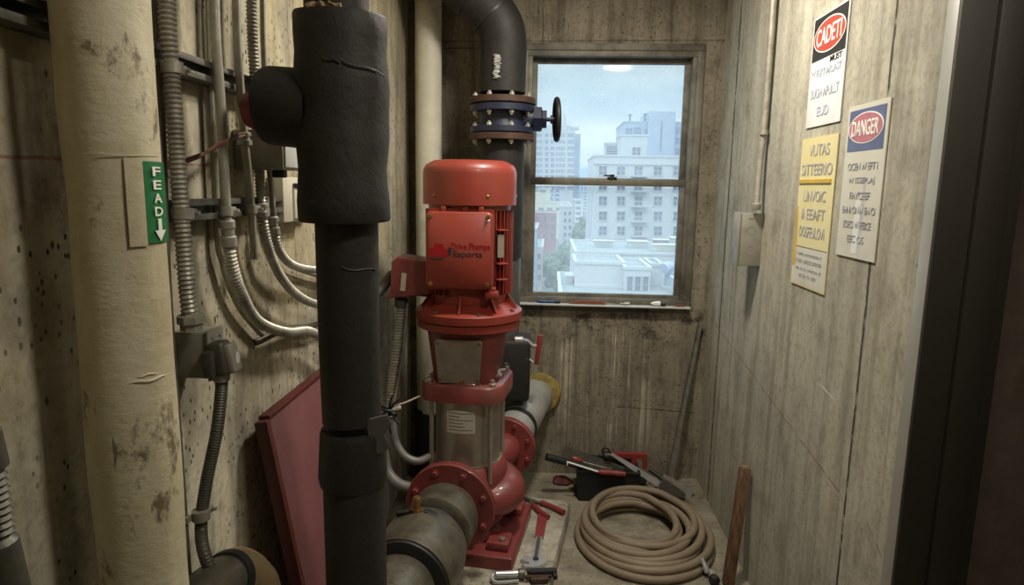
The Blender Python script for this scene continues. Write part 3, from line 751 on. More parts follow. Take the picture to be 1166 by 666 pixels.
# motor body
zm0 = pz(352, Y=PY-.18)
b = MB(); h = zf0-zm0
b.lathe([(.14, 0), (.152, .01), (.155, .05), (.155, h-.03), (.165, h-.02), (.165, h+.004)], (PX, PY, zm0), (0, 0, 1), 48)
for k in range(44):
    a_ = radians(-62+k*(304/43.)); e = V((cos(a_), sin(a_), 0))
    b.box(V((PX, PY, zm0+h*.53))+e*.166, (.022, .0042, h*.84), Matrix.Rotation(a_, 3, 'Z'))
b.build('motor_body', M['red'], t_)
# horizontal ribs + data plate beside the cover
# front cover
cx0, cx1 = at(485, 290, Y=PY-.19).x, at(561, 290, Y=PY-.19).x
cz1, cz0 = at(523, 241, Y=PY-.19).z, at(523, 329, Y=PY-.19).z
cw, chh = cx1-cx0, cz1-cz0; cxm, czm = (cx0+cx1)/2, (cz0+cz1)/2
yf = PY-.155
b = MB(); b.prism(rrect(cw+.006, chh+.02, .02), .028, (cxm, yf+.02, czm), (1, 0, 0), (0, 0, 1)); b.build('cover_seat', M['red'], t_)
b = MB(); b.prism(rrect(cw, chh, .022), .038, (cxm, yf-.006, czm), (1, 0, 0), (0, 0, 1), bev=.007); fcv = b.build('front_cover', M['red'], t_, sharp=50)
yfc = yf-.006-.038
for sx_ in (-1, 1):
    for sz_ in (-1, 1):
        b = MB(); b.lathe([(.0085, 0), (.0085, .003), (.0055, .0035), (.0055, .006)], (cxm+sx_*(cw/2-.018), yfc, czm+sz_*(chh/2-.018)), (0, -1, 0), 12); b.build('cover_screw', M['brass'], fcv)
lxl, lzl = at(500, 285, Y=yfc).x, at(500, 285, Y=yfc).z
b = MB(); b.prism([(-.040, -.024), (.030, -.024), (.034, -.016), (.034, .004), (.018, .010), (.014, .026), (-.016, .026), (-.020, .012), (-.040, .004)], .0012, (lxl, yfc, lzl), (1, 0, 0), (0, 0, 1)); b.build('pump_emblem', M['logor'], fcv)
b = MB(); b.prism(ell(.014, .032, 16), .0012, (lxl+.040, yfc, lzl-.004), (1, 0, 0), (0, 0, 1)); b.prism([(-.034, -.037), (.016, -.037), (.016, -.031), (-.034, -.031)], .0012, (lxl, yfc, lzl), (1, 0, 0), (0, 0, 1)); b.build('emblem_dark_print', M['inkd'], fcv)  # dark printed ellipse and bar around the emblem
p1, p2 = at(514, 281, Y=yfc), at(558, 284, Y=yfc)
text('company_lettering', 'Drive Phamps', M['logor'], fcv, ((p1.x+p2.x)/2, yfc, p1.z), (1, 0, 0), (0, 0, 1), p2.x-p1.x, .031, bold=.014)
p1, p2 = at(516, 290, Y=yfc), at(549, 291, Y=yfc)
text('company_lettering', 'Eaports', M['inkd'], fcv, ((p1.x+p2.x)/2, yfc, p1.z), (1, 0, 0), (0, 0, 1), p2.x-p1.x, .031, bold=.014)
# eye lugs row above cover
for px in (505, 530, 548):
    p = at(px, 238, Y=PY-.17); b = MB(); b.box((p.x, PY-.163, zf0-.016), (.02, .03, .024), bev=.003); b.build('cooling_lug', M['red'], t_)
# bracket + data plate on right of cover
bx = cx1+.012
for py in (262, 300, 318):
    z_ = at(570, py, Y=PY-.12).z; b = MB(); b.box((bx+.012, PY-.118, z_), (.045, .05, .006), Matrix.Rotation(radians(35), 3, 'Z'), bev=.002)
    b.build('side_rib', M['red'], t_)
z1_, z0_ = at(566, 267, Y=PY-.13).z, at(566, 293, Y=PY-.13).z
b = MB(); b.box((bx+.014, PY-.135, (z1_+z0_)/2), (.028, .003, z1_-z0_), Matrix.Rotation(radians(35), 3, 'Z')); b.build('data_plate', M['steel'], t_)
z_ = at(562, 336, Y=PY-.17).z
b = MB(); b.box((cx1-.004, PY-.165, z_), (.05, .05, .03), bev=.006); b.box((cx1-.004, PY-.165, z_+.02), (.03, .034, .02), bev=.004); b.build('drain_lug', M['red'], t_)
# terminal box at left
tx0, tx1 = at(446, 320, Y=PY-.05).x, at(478, 320, Y=PY-.05).x
tz1, tz0 = at(462, 293, Y=PY-.1).z, at(462, 341, Y=PY-.1).z
b = MB(); b.prism([(0, 0), (tx1-tx0+.05, .018), (tx1-tx0+.05, (tz1-tz0)*.9), (.03, tz1-tz0), (.008, tz1-tz0-.02)], .14, (tx0, PY+.05, tz0), (1, 0, 0), (0, 0, 1), bev=.008); tb = b.build('terminal_box', M['redc'], t_, sharp=50)
b = MB(); b.box((tx0+.0, PY-.02, tz0+.008), (.02, .15, .014), bev=.003); b.build('box_lip', M['redc'], tb)
b = MB(); b.box(((tx0+tx1)/2+.0, PY-.0925, (tz0+tz1)/2-.015), (.020, .003, .072), Matrix.Rotation(radians(6), 3, 'Y')); b.build('sticker', M['paper2'], tb)
b = MB(); b.rod(((tx1+.0), PY-.02, tz0+.05), (PX-.13, PY-.02, tz0+.05), .05); b.build('box_neck', M['redc'], t_)
# motor flange
zg1 = at(532, 362, Y=PY-.22).z; zg0 = at(532, 383, Y=PY-.22).z
h = zg1-zg0; RG = .218
b = MB(); b.lathe([(.16, -.004), (RG-.012, 0), (RG-.006, .004), (RG-.006, h*.42), (RG-.010, h*.46), (RG-.010, h*.5), (RG, h*.54), (RG, h*.95), (RG-.004, h), (.18, h+.006), (.150, h+.03), (.146, h+.09)], (PX, PY, zg0), (0, 0, 1), 64)
mf = b.build('motor_flange', M['red'], t_, sharp=40)
for a_ in (-150, -95, -50, 0, 60, 120, 180):
    e = V((cos(radians(a_)), sin(radians(a_)), 0)); b = MB()
    f = Matrix.Rotation(radians(a_), 3, 'Z')
    b.prism([(.14, h), (RG-.02, h), (RG-.02, h+.008), (.152, h+.075)], .009, V((PX, PY, zg0))+V((0, 0, 0))-e.cross(V((0, 0, 1)))*.0045, e, (0, 0, 1)); b.build('gusset', M['red'], mf)
for a_ in (-125, -72, -22, 30, 90, 150):
    e = V((cos(radians(a_)), sin(radians(a_)), 0)); b = MB(); b.hexa(V((PX, PY, zg1))+e*(RG-.022), (0, 0, 1), .010, .010); b.build('flange_bolt', M['iron'], mf)
# stool with guard
zh1 = at(532, 440, Y=PY-.16).z; zh0 = at(532, 460, Y=PY-.165).z
def frustum(b, z0, z1, w0, w1, r0_, r1_):
    A = [b.b.verts.new((PX+u, PY+v, z0)) for u, v in rrect(w0, w0, r0_, 6)]
    B = [b.b.verts.new((PX+u, PY+v, z1)) for u, v in rrect(w1, w1, r1_, 6)]
    b.bridge(A, B); b.b.faces.new(A[::-1]); b.b.faces.new(B)
b = MB(); frustum(b, zh1-.012, zg0+.004, .262, .326, .07, .10); b.build('motor_stool', M['redc'], t_)
g0, g1 = at(523, 432, Y=PY-.14), at(523, 386, Y=PY-.155)
# front guard: trapezoid steel plate with screws, following the stool's slope
lean = V((0, -(.326-.262)/2, zg0-zh1)).normalized()
go = V((PX-.022, PY-.136, zh1+.006))
gh = (zg0-zh1-.03)
b = MB(); b.prism([(-.082, .0), (.082, .0), (.094, gh-.012), (.086, gh), (-.086, gh), (-.094, gh-.012)], .008, go, (1, 0, 0), lean, bev=.003)
cg = b.build('coupling_guard', M['steel'], t_)
for u, v_ in ((-.074, .014), (.074, .014), (-.082, gh-.018), (.082, gh-.018)):
    b = MB(); b.lathe([(.005, 0), (.005, .003), (.002, .004)], go+V((u, 0, 0))+lean*v_+V((0, -.008, 0)), (0, -1, 0), 10); b.build('guard_screw', M['iron'], cg)
for px in (476, 540, 590):
    pass
# black sheet for the shade inside the stool's side opening 
b = MB(); b.prism([(-.05, 0.02), (.05, .02), (.06, gh), (-.06, gh)], .006, (PX+.130, PY, zh1+.0), (0, 1, 0), V(((.300-.252)/2, 0, zg0-zh1))); b.build('dark_opening_sheet', M['black2'], t_)
# pump head
b = MB(); b.prism(rrect(.338, .338, .075, 7), zh1-zh0, (PX, PY, zh0), sd, ax, bev=.008)
b.lathe([(.15, 0), (.14, .02), (.125, .024)], (PX, PY, zh1), (0, 0, 1), 40)
hd = b.build('pump_head', M['redc'], t_, sharp=50)
for u in (-1, 1):
    for v_ in (-1, 1):
        b = MB(); q = V((PX, PY, zh1))+sd*(u*.132)+ax*(v_*.132); b.hexa(q, (0, 0, 1), .016, .014); b.cyl(q, q+V((0, 0, .026)), .009, n=14); b.build('stay_nut', M['steel'], hd)
b = MB(); q = V((PX+.11, PY-.09, zh1+.02)); b.cyl(q, q+V((.03, -.01, .018)), .008, n=12); b.hexa(q+V((.02, 0, .012)), (0, 0, 1), .012, .02); b.cyl(q+V((.0, 0, .03)), q+V((.05, 0, .034)), .005, n=8); b.build('air_vent', M['chrome'], hd)
b = MB(); q = V((PX-.01, PY-.135, zh1+.004)); b.hexa(q, (0, -.3, 1), .013, .02); b.build('vent_plug', M['brass'], hd)
# sleeve
zs0 = .44
b = MB(); b.lathe([(.138, 0), (.138, zh0-zs0)], (PX, PY, zs0), (0, 0, 1), 56); b.build('steel_sleeve', M['steel'], t_)
for z_ in (zh0-.008, zs0+.02):
    b = MB(); b.lathe([(.137, -.006), (.143, -.006), (.143, .006), (.137, .006)], (PX, PY, z_), (0, 0, 1), 56, caps=False); b.build('sleeve_ring', M['steel'], t_)
for u in (-1, 1):
    for v_ in (-1, 1):
        q = V((PX, PY, 0))+sd*(u*.124)+ax*(v_*.118)
        b = MB(); b.cyl(q+V((0, 0, zs0-.04)), q+V((0, 0, zh0)), .0095, n=14); b.build('stay_bolt', M['steel'], t_)
# nameplate on sleeve front
nz1, nz0 = at(524, 468, Y=PY-.14).z, at(524, 494, Y=PY-.14).z
na = math.asin((at(524, 480, Y=PY-.138).x-PX)/.14)
npl = pipe_patch('name_plate', M['paper2'], t_, PX, PY, .1385, -pi/2+na-.44, -pi/2+na+.44, nz0, nz1, 12, .0012)
for k in range(6):
    w_ = (.05, .03, .045, .04, .05, .035)[k]
    a0 = -pi/2+na-.36; z_ = nz1-(nz1-nz0)*(.13+.145*k)
    pipe_patch('print_line', M['inkd'], npl, PX, PY, .1398, a0, a0+(.72 if k in (0, 2, 5) else .3+.05*k), z_-.0012, z_+.0012, 8, .0004)
# pump casing + flanges
CZ = .36
b = MB(); b.lathe([(.12, SLZ+.10), (.158, SLZ+.12), (.17, CZ-.04), (.17, CZ+.05), (.162, CZ+.085), (.15, CZ+.10), (.12, CZ+.10)], (PX, PY, 0), (0, 0, 1), 56)
b.lathe([(.115, 0), (.108, .06), (.112, .20)], pc_+V((0, 0, CZ)), -ax, 40)
cs = b.build('pump_casing', M['redc'], t_)
FS = .245
b = MB(); fo = pc_+V((0, 0, CZ))-ax*FS
b.lathe([(.10, 0), (.176, 0), (.178, .003), (.178, .014), (.172, .016), (.172, .018), (.178, .020), (.178, .034), (.175, .037), (.10, .037)], fo+ax*.0, ax*-1, 64)
sf = b.build('suction_flange', M['redc'], t_, sharp=40)
fx, fy, fz = frame(-ax)
for k in range(8):
    a_ = radians(22.5+45*k); e = fx*cos(a_)+fy*sin(a_); b = MB(); q = fo-ax*.037+e*.148
    b.lathe([(.016, 0), (.016, .003), (.012, .0035)], q, -ax, 16); b.hexa(q-ax*.003, -ax, .012, .012); b.build('flange_bolt', M['redc'], sf)
# discharge volute on the right
e = [pc_+V((0, 0, z_))+sd*u+ax*v_ for (u, v_, z_) in ((.02, -.07, CZ-.05), (.12, -.065, CZ-.055), (.172, -.02, CZ-.04), (.158, .05, CZ-.03), (.09, .10, CZ-.02), (.0, .10, CZ-.02))]
b = MB(); b.tube(e, .076, 28); b.build('volute', M['redc'], t_)
DF = pc_+V((0, 0, CZ+.035))+sd*.105+ax*.27
b = MB(); b.tube([pc_+V((0, 0, CZ+.01))+sd*.01+ax*.05, pc_+V((0, 0, CZ+.02))+sd*.05+ax*.15, DF-ax*.04, DF+ax*.01], .072, 28); b.build('discharge_neck', M['redc'], t_)
b = MB(); q = e[2]+V((-.035, .02, .068)); b.box(q, (.05, .10, .03), Matrix.Rotation(radians(-30), 3, 'Z'), bev=.008); b.hexa(q+V((0, .02, .014)), (0, 0, 1), .014, .014); b.build('elbow_lug', M['redc'], t_)
b = MB()
b.lathe([(.09, 0), (.138, 0), (.14, .003), (.14, .018), (.134, .02), (.14, .022), (.14, .040), (.09, .04)], DF, ax, 56); df = b.build('discharge_flange', M['redc'], t_, sharp=40)
for k in range(8):
    a_ = radians(22.5+45*k); ee = fx*cos(a_)+fy*sin(a_); b = MB(); b.hexa(DF+ee*.116, -ax, .011, .010); b.build('flange_bolt', M['redc'], df)
# feet + base plate
b = MB(); 
bpz = .14
k2 = at(603, 577, Z=bpz); k3 = at(583, 636, Z=bpz)
Rb = Matrix.Rotation(radians(-8), 3, 'Z'); bsx, bsy = Rb @ V((1, 0, 0)), Rb @ V((0, 1, 0))
BW, BLn = .40, .47
bc = k3 - bsx*(BW/2) + bsy*(BLn/2)
b.prism(rrect(BW, BLn, .006, 2), bpz-SLZ-.001, V((bc.x, bc.y, SLZ+.001)), bsx, bsy, bev=.006); b.build('base_plate', M['redc'], t_)
b = MB()
for u in (-1, 1):
    for v_ in (-1, 1):
        q = V((bc.x, bc.y, bpz))+bsx*(u*.13)+bsy*(v_*.15); b.box(q+V((0, 0, .018)), (.09, .10, .036), Rb, bev=.006)
b.lathe([(.15, 0), (.12, .02), (.11, .07)], (PX, PY, bpz), (0, 0, 1), 40); b.build('foot_casting', M['redc'], t_)
for u in (-1, 1):
    for v_ in (-1, 1):
        q = V((bc.x, bc.y, bpz+.036))+bsx*(u*.145)+bsy*(v_*.17); b = MB(); b.hexa(q, (0, 0, 1), .014, .012); b.build('anchor_bolt', M['steel'], t_)
# suction pipe: three diameters, grooved couplings
fo2 = fo-ax*.039; fo2.z = CZ-.005
drp = V((0, 0, 0))
t_ = thing('suction_pipe', 'dirty grey-brown pipe with dark-ringed couplings running from the pump flange to the foreground', 'pipe', tuple(fo2))
b = MB(); b.lathe([(.105, 0), (.120, .02), (.130, .05), (.132, .12), (.130, .168), (.116, .176)], fo2, -ax, 48); b.jitter(.002, 14); b.build('reducer', M['iron'], t_)
b = MB(); b.lathe([(.098, .17), (.098, .25)], fo2, -ax, 40); b.build('gasket', M['black2'], t_)
b = MB(); b.lathe([(.09, .212), (.112, .214), (.126, .232), (.142, .262), (.150, .30), (.152, .36), (.152, .47), (.150, .492), (.11, .494)], fo2, -ax, 52); b.jitter(.0025, 12); cp = b.build('coupling_body', M['iron'], t_)
b = MB(); b.lathe([(.10, .488), (.146, .4945), (.144, .503), (.114, .512)], fo2, -ax, 44); b.jitter(.002, 18); b.build('dark_recess_ring', M['black2'], t_)  # black ring paints the shaded recess at the coupling's open end
b = MB(); b.lathe([(.08, .50), (.108, .506), (.112, .52), (.112, .66)], fo2, -ax, 44); q_ = fo2-ax*.65; b.tube([q_, q_-ax*.06, q_-ax*.09-V((0, 0, .05)), V((q_.x-ax.x*.1, q_.y-ax.y*.1, .13)), V((q_.x-ax.x*.1, q_.y-ax.y*.1, 0))], .110, 40); b.jitter(.003, 9); b.build('pipe_run', M['iron'], t_)
q = fo2-ax*.31+V((-.02, 0, .146)); b = MB(); b.cyl(q-V((0, 0, .01)), q+V((0, 0, .012)), .017, n=20); b.cyl(q, q+V((0, 0, .045)), .0125, n=16); b.lathe([(.015, 0), (.016, .012), (.010, .022)], q+V((0, 0, .035)), (0, 0, 1), 14)
b.build('bleed_plug', M['brass'], cp)
for u in (-.045, .045):
    b = MB(); b.box(q+V((u, .0, -.004)), (.05, .024, .016), Matrix.Rotation(.3*u/.05, 3, 'Y') @ Rz, bev=.004); b.build('clip', M['black2'], cp)
# discharge pipe to back wall with yellow foam collar
dq = DF+ax*.041; dend = V((at(611, 448, Y=YB).x, YB, at(611, 448, Y=YB).z)); dd = dend-dq; Ld = dd.length
t_ = thing('discharge_pipe', 'grey coated pipe with black band running from the pump to the back wall', 'pipe', tuple(dq))
b = MB(); b.lathe([(.09, 0), (.098, .01), (.098, .17)], dq, dd, 40); b.lathe([(.098, .2), (.100, .21), (.098, Ld-.002)], dq, dd, 40); b.jitter(.002, 14); b.build('pipe_run', M['iron2'], t_)
b = MB(); b.lathe([(.09, .165), (.102, .17), (.102, .2), (.09, .205)], dq, dd, 40); b.build('band', M['black2'], t_)
b = MB(); b.lathe([(.09, 0), (.110, .004), (.114, .02), (.108, .035), (.09, .04)], dend-V((-.022, .042, -.012)), (0, 1, 0), 30); b.jitter(.014, 22); tag(b.build('foam_collar', M['foam']), 'crumbly yellow foam collar where the grey pipe enters the back wall', 'foam')
# ------------------------------------------------------------------ black elbow riser with blue valve
YV = 3.2
vx = at(571, 200, Y=YV).x; RV = .108
zv = lambda py: at(571, py, Y=YV).z
t_ = thing('black_elbow_pipe', 'black insulated pipe bending in from the top left beside the window', 'pipe', (vx, YV, zv(105)))
ep = [V((vx, YV, zv(106))), V((vx, YV, zv(80))), V((vx, YV, zv(50))), V((vx-.02, YV, zv(28))), V((vx-.085, YV-.01, zv(8))), V((vx-.20, YV-.02, zv(-16))), V((vx-.33, YV-.03, zv(-42))), V((XL+.05, YV-.04, zv(-72)))]
b = MB(); b.tube(ep, RV, 36); b.build('pipe_lagging', M['black'], t_)
for k in (3, 4):
    p, d = (ep[k]+ep[k+1])/2, ep[k+1]-ep[k]
    b = MB(); b.lathe([(RV-.004, -.006), (RV+.004, -.005), (RV+.004, .005), (RV-.004, .006)], p, d, 36); b.build('lagging_seam', M['black2'], t_)
p = at(566, 70, Y=YV-RV-.001)
b = MB()
for k in range(9):
    random.seed(k); res = bmesh.ops.create_icosphere(b.b, subdivisions=2, radius=.008+.004*random.random())
    for v in res['verts']: v.co += p+V((random.uniform(-.012, .012), 0, -.011*k+.02))
b.jitter(.004, 90); b.build('peeled_patch', M['iron2'], t_)
for (z_, ) in (): pass
t_ = thing('gate_valve', 'dark blue flanged gate valve with side handwheel beside the window', 'valve', (vx, YV, zv(160)))
z0v, z1v = at(571, 158, Y=YV-.15).z, at(571, 107, Y=YV-.15).z
Hh = z1v-z0v; RG2 = .156
def ringf(name, m, za, zb_, r):
    b = MB(); b.lathe([(.08, 0), (r-.003, 0), (r, .003), (r, zb_-za-.003), (r-.003, zb_-za), (.08, zb_-za)], (vx, YV, za), (0, 0, 1), 56); return b.build(name, m, t_, sharp=40)
f1 = ringf('upper_counter_flange', M['rust'], z1v-.030, z1v, RG2)
f2 = ringf('upper_flange', M['blue'], z1v-.066, z1v-.034, RG2-.004)
f3 = ringf('lower_flange', M['blue'], z0v+.034, z0v+.062, RG2-.004)
f4 = ringf('lower_counter_flange', M['rust'], z0v, z0v+.030, RG2)
b = MB(); b.lathe([(.115, 0), (.108, .03), (.108, Hh-.15), (.115, Hh-.12)], (vx, YV, z0v+.058), (0, 0, 1), 40)
zm = (z0v+z1v)/2+.004
b.lathe([(.05, 0), (.048, .17), (.044, .175)], (vx, YV, zm), (1, 0, 0), 24); b.build('valve_body', M['blue'], t_)
for k in range(8):
    a_ = radians(22.5+45*k); e_ = V((cos(a_), sin(a_), 0))*.133
    for (zz, dz, par) in ((z1v, 1, f1), (z1v-.066, -1, f2), (z0v+.062, 1, f3), (z0v, -1, f4)):
        b = MB(); q = V((vx, YV, zz))+e_; b.hexa(q, (0, 0, dz), .012, .013); b.cyl(q, q+V((0, 0, dz*.020)), .006, n=8); b.build('flange_bolt', M['galv'], par)
wx = at(634, 133, Y=YV).x
b = MB(); b.lathe([(.062, 0), (.062, .035), (.045, .04), (.045, .06)], (vx+.15, YV, zm), (1, 0, 0), 6)
b.cyl((vx+.2, YV, zm), (wx+.012, YV, zm), .010, n=12); b.lathe([(.02, 0), (.02, .02)], (wx-.03, YV, zm), (1, 0, 0), 16); b.build('bonnet', M['blue'], t_)
wd = V((1, .10, .03)).normalized(); b = MB(); wc = V((wx, YV, zm)); b.torus(wc, wd, .092, .012, 40, 12)
u_, v__, _ = frame(wd)
for k in range(5):
    a_ = 2*pi*k/5; b.cyl(wc, wc+(u_*cos(a_)+v__*sin(a_))*.09, .007, n=8)
b.lathe([(.022, -.012), (.022, .012)], wc, wd, 16); tag(b.build('handwheel', M['black2'], t_), 'black round handwheel')
# lower riser below valve
zr0 = .44
t_ = thing('black_lower_riser', 'dark vertical pipe behind the pump ending in a black lagged block', 'pipe', (vx, YV, zr0))
zmid = at(571, 292, Y=YV).z
b = MB(); b.lathe([(.106, 0), (.107, z0v-.002-zmid)], (vx, YV, zmid), (0, 0, 1), 40); b.build('pipe_lagging', M['black'], t_)
b = MB(); zz0 = at(571, 386, Y=YV).z; b.cyl((vx+.012, YV, zz0-.05), (vx+.012, YV, zmid+.005), .088, n=36); b.build('bare_pipe', M['tape'], t_)
bkx0, bkx1 = at(560, 420, Y=YV-.1).x, at(603, 420, Y=YV-.1).x
zk1, zk0 = at(585, 388, Y=YV-.1).z, at(585, 458, Y=YV-.1).z
b = MB(); b.box(((bkx0+bkx1)/2-.03, YV, (zk0+zk1)/2), (bkx1-bkx0+.06, .2, zk1-zk0), bev=.02, seg=3); b.jitter(.003, 12); b.build('lagged_block', M['black'], t_)
# small red handled valve on its right
t_ = thing('drain_valve', 'small valve with a red bar handle sticking out beside the black block', 'valve', (bkx1, YV-.08, zk1-.08))
h1, h0 = at(614, 381, Y=YV-.08), at(612, 415, Y=YV-.08)
b = MB(); b.box((h1+h0)/2, (.024, .02, (h1-h0).length), Matrix.Rotation(radians(6), 3, 'Y'), bev=.004); b.build('handle', M['redh'], t_)
b = MB(); a1 = at(593, 387, Y=YV-.08); a2 = at(601, 408, Y=YV-.08)
b.tube([a1, at(600, 388, Y=YV-.08), at(606, 393, Y=YV-.08), at(611, 394, Y=YV-.08)], .009, 10); b.rod(a1-V((.03, 0, 0)), a1+V((.012, 0, 0)), .018)
b.build('arm', M['chrome'], t_); b = MB(); b.tube([a2, at(608, 413, Y=YV-.08), at(612, 414, Y=YV-.08)], .005, 8); b.build('arm', M['chrome'], t_)
b = MB(); b.hexa(a2-V((.03, 0, 0)), (1, 0, 0), .020, .035); b.cyl(a1+V((.016, 0, -.0)), a1+V((.018, 0, -.05)), .008, n=10); b.build('valve_stem', M['black2'], t_)
# ------------------------------------------------------------------ pale pipe in the back left corner
YW = 3.40
wxp = at(488, 100, Y=YW).x; zwb = at(488, 470, Y=YW).z
t_ = thing('pale_corner_pipe', 'pale painted vertical pipe in the back left corner behind the pump', 'pipe', (wxp, YW, 0))
b = MB(); b.lathe([(.045, 0), (.062, .012), (.066, .04), (.066, ZC-zwb)], (wxp, YW, zwb), (0, 0, 1), 36); b.build('upper_pipe', M['jacket2'], t_)
b = MB(); b.cyl((wxp-.02, YW, 0), (wxp-.02, YW, zwb+.03), .058, n=32); b.build('lower_pipe', M['black'], t_)
# ------------------------------------------------------------------ cables left of the pump
t_ = thing('motor_conduit', 'ribbed steel conduit dropping from the red terminal box of the motor', 'conduit', tuple(at(444, 460, Y=2.55)))
mc = [at(457, 342, Y=PY-.03), at(455, 372, Y=2.62), at(451, 405, Y=2.6), at(447, 435, Y=2.58), at(444, 466, Y=2.55)]
b = MB(); b.flex(mc, .021, .012, .0022); b.build('corrugated_tube', M['galv'], t_)
b = MB(); b.rod(mc[0]+V((0, 0, .01)), mc[0]-V((0, 0, .028)), .028); b.build('connector', M['flexd'], t_)
tag(MB().tube([at(464, 345, Y=PY-.05), at(462, 380, Y=2.58), at(455, 425, Y=2.55), at(448, 462, Y=2.5)], .004, 8).build('earth_wire', M['cable']), 'thin grey wire hanging beside the ribbed motor conduit', 'wire')
b = MB(); b.flex([at(392, 352, Y=2.3), at(415, 345, Y=2.45), at(432, 330, Y=2.58), at(448, 312, Y=2.64)], .022, .012, .002); tag(b.build('flexible_conduit', M['flexd']), 'dark ribbed conduit passing behind the black riser into the motor terminal box', 'conduit')
tag(MB().tube([at(446, 470, Y=2.52), at(450, 500, Y=2.5), at(460, 518, Y=2.48), at(475, 525, Y=2.48), at(489, 520, Y=2.52)], .016, 14).build('looped_cable', M['cable']), 'upper grey cable looping from the tie to the pump base', 'cable', 'cables looping to the pump base')
tag(MB().tube([at(438, 512, Y=2.5), at(441, 535, Y=2.48), at(453, 550, Y=2.46), at(472, 556, Y=2.48), at(486, 556, Y=2.55)], .022, 14).build('looped_cable', M['cable']), 'lower thicker grey cable looping to the pump base', 'cable', 'cables looping to the pump base')
t_ = thing('cable_tie_bundle', 'knot of black cable ties with loose tails beside the black riser', 'cable tie', tuple(at(441, 466, Y=2.45)))
tc = at(443, 466, Y=2.46)
b = MB(); b.torus(tc, (0.1, .2, 1), .030, .006, 20, 6); b.torus(tc+V((0, 0, -.03)), (-.2, .2, 1), .028, .006, 20, 6)
for (u, v_) in ((-.05, .035), (.05, .05), (-.05, -.03), (.045, -.05), (.02, .065), (.01, -.09)):
    b.tube([tc, tc+V((u*.6, -.02, v_*.7)), tc+V((u, -.02, v_))], .0045, 6)
b.build('tie', M['black2'], t_)
b = MB(); b.box(tc+V((.035, -.02, .012)), (.035, .014, .014), Matrix.Rotation(-.4, 3, 'Y'), bev=.003); b.build('tie_head', M['paper2'], t_)
tag(MB().tube([at(449, 462, Y=2.44), at(462, 458, Y=2.46), at(478, 451, Y=PY-.16)], .0042, 8).build('sense_wire', M['wire']), 'thin pale wire stretched from the cable ties to the pump head', 'wire')
# ------------------------------------------------------------------ hose coil
def hosept(th, R, e, c, z): return V((c[0]+R*cos(th), c[1]+R*e*sin(th), z))
HR = .0172
pts = []
turns = 10.4; N = int(turns*22)
Rk = [(.305, .004, -.01, HR), (.298, -.004, .0, HR+.002), (.270, -.006, -.03, HR+.002), (.288, .008, .0, .050), (.256, -.016, .01, .048), (.238, -.01, -.02, .052), (.268, -.008, .02, .082), (.222, -.03, .0, .080), (.200, -.045, .03, .060), (.236, .0, .03, .105), (.190, -.05, .045, .09), (.175, -.055, .05, .07)]
hc = (.475, 2.850)
for i in range(N+1):
    tt = i/22.; k = int(tt); f_ = tt-k; f_ = f_*f_*(3-2*f_)
    a_, c_ = Rk[min(k, 11)], Rk[min(k+1, 11)]
    R_, dx, dy, z_ = [a_[j]+(c_[j]-a_[j])*f_ for j in range(4)]
    th = radians(60)+2*pi*tt
    z_ += .007*sin(th*1.0+k*1.3)
    pts.append(hosept(th, R_, 1.13+.03*sin(k*2.1), (hc[0]+dx, hc[1]+dy), max(HR+.001, z_)))
b = MB(); b.tube(pts, HR, 14, sm=True); hz = thing('coiled_hose', 'tan rubber hose coiled on the floor in front of the tool box', 'hose', (hc[0], hc[1], 0))
b.build('hose_tube', M['hose'], hz)
p = at(806, 645, Z=.05)
nz = thing('hose_nozzle', 'small bright metal hose fitting on the floor at the right of the coil', 'fitting', (p.x, p.y, 0))
b = MB(); b.lathe([(.012, 0), (.014, .02), (.011, .03), (.009, .06)], (p.x, p.y, .022), (-.25, .35, .6), 14); b.build('spout', M['chrome'], nz)
b = MB(); b.lathe([(.018, 0), (.020, .004), (.020, .03), (.015, .034)], (p.x+.012, p.y-.03, .021), (.3, -.9, 0), 8); b.build('ferrule', M['black2'], nz)
b = MB(); b.box((p.x+.02, p.y+.01, .012), (.03, .05, .02), Rz, bev=.005); b.build('clip', M['galv'], nz)
# wooden stick leaning on the right wall
s0 = at(826, 690, Y=2.42); top = at(848, 536, X=XR-.03)
bot = V((.705, top.y-.16, 0))
# choose foot so that the stick passes the lower image point
q = at(829, 666, Y=top.y-.10); kk = top.z/(top.z-q.z); bot = top+(q-top)*kk
t_ = thing('wooden_stake', 'brown square wooden stake leaning against the right wall', 'stake', (bot.x, bot.y, 0))
d = top-bot; L = d.length; d.normalize(); xx = V((1, 0, 0)); xx = (xx-d*xx.dot(d)).normalized(); yy = d.cross(xx)
Rs = Matrix((xx, yy, d)).transposed()
b = MB(); b.box(bot+d*(L/2)+V((0, 0, .012)), (.042, .036, L), Rs, bev=.002); b.build('shaft', M['wood'], t_)
b = MB(); b.box(bot+d*(L+.004)+V((0, 0, .012)), (.030, .030, .012), Rs, bev=.003); b.jitter(.003, 60); b.build('frayed_end', M['tan'], t_)
# thin rod leaning in the back right corner
r1 = at(797, 372, Y=YB-.02); r2 = at(760, 548, Y=YB-.15)
r2 = V((r2.x, r2.y, 0)) if r2.z < .05 else r1+(r2-r1)*(r1.z/(r1.z-r2.z))
t_ = thing('metal_rod', 'long thin grey angle bar leaning in the back right corner', 'rod', tuple(r2))
dd_ = r1-r2; b = MB(); L = dd_.length; dn = dd_.normalized(); xx = V((1, 0, 0)); xx = (xx-dn*xx.dot(dn)).normalized(); yy = dn.cross(xx); Rs = Matrix((xx, yy, dn)).transposed()
b.box(r2+dn*(L/2+.012), (.022, .004, L), Rs); b.box(r2+dn*(L/2+.012)-xx*.009+yy*.009, (.004, .022, L), Rs); b.build('angle_bar', M['strut'], t_)
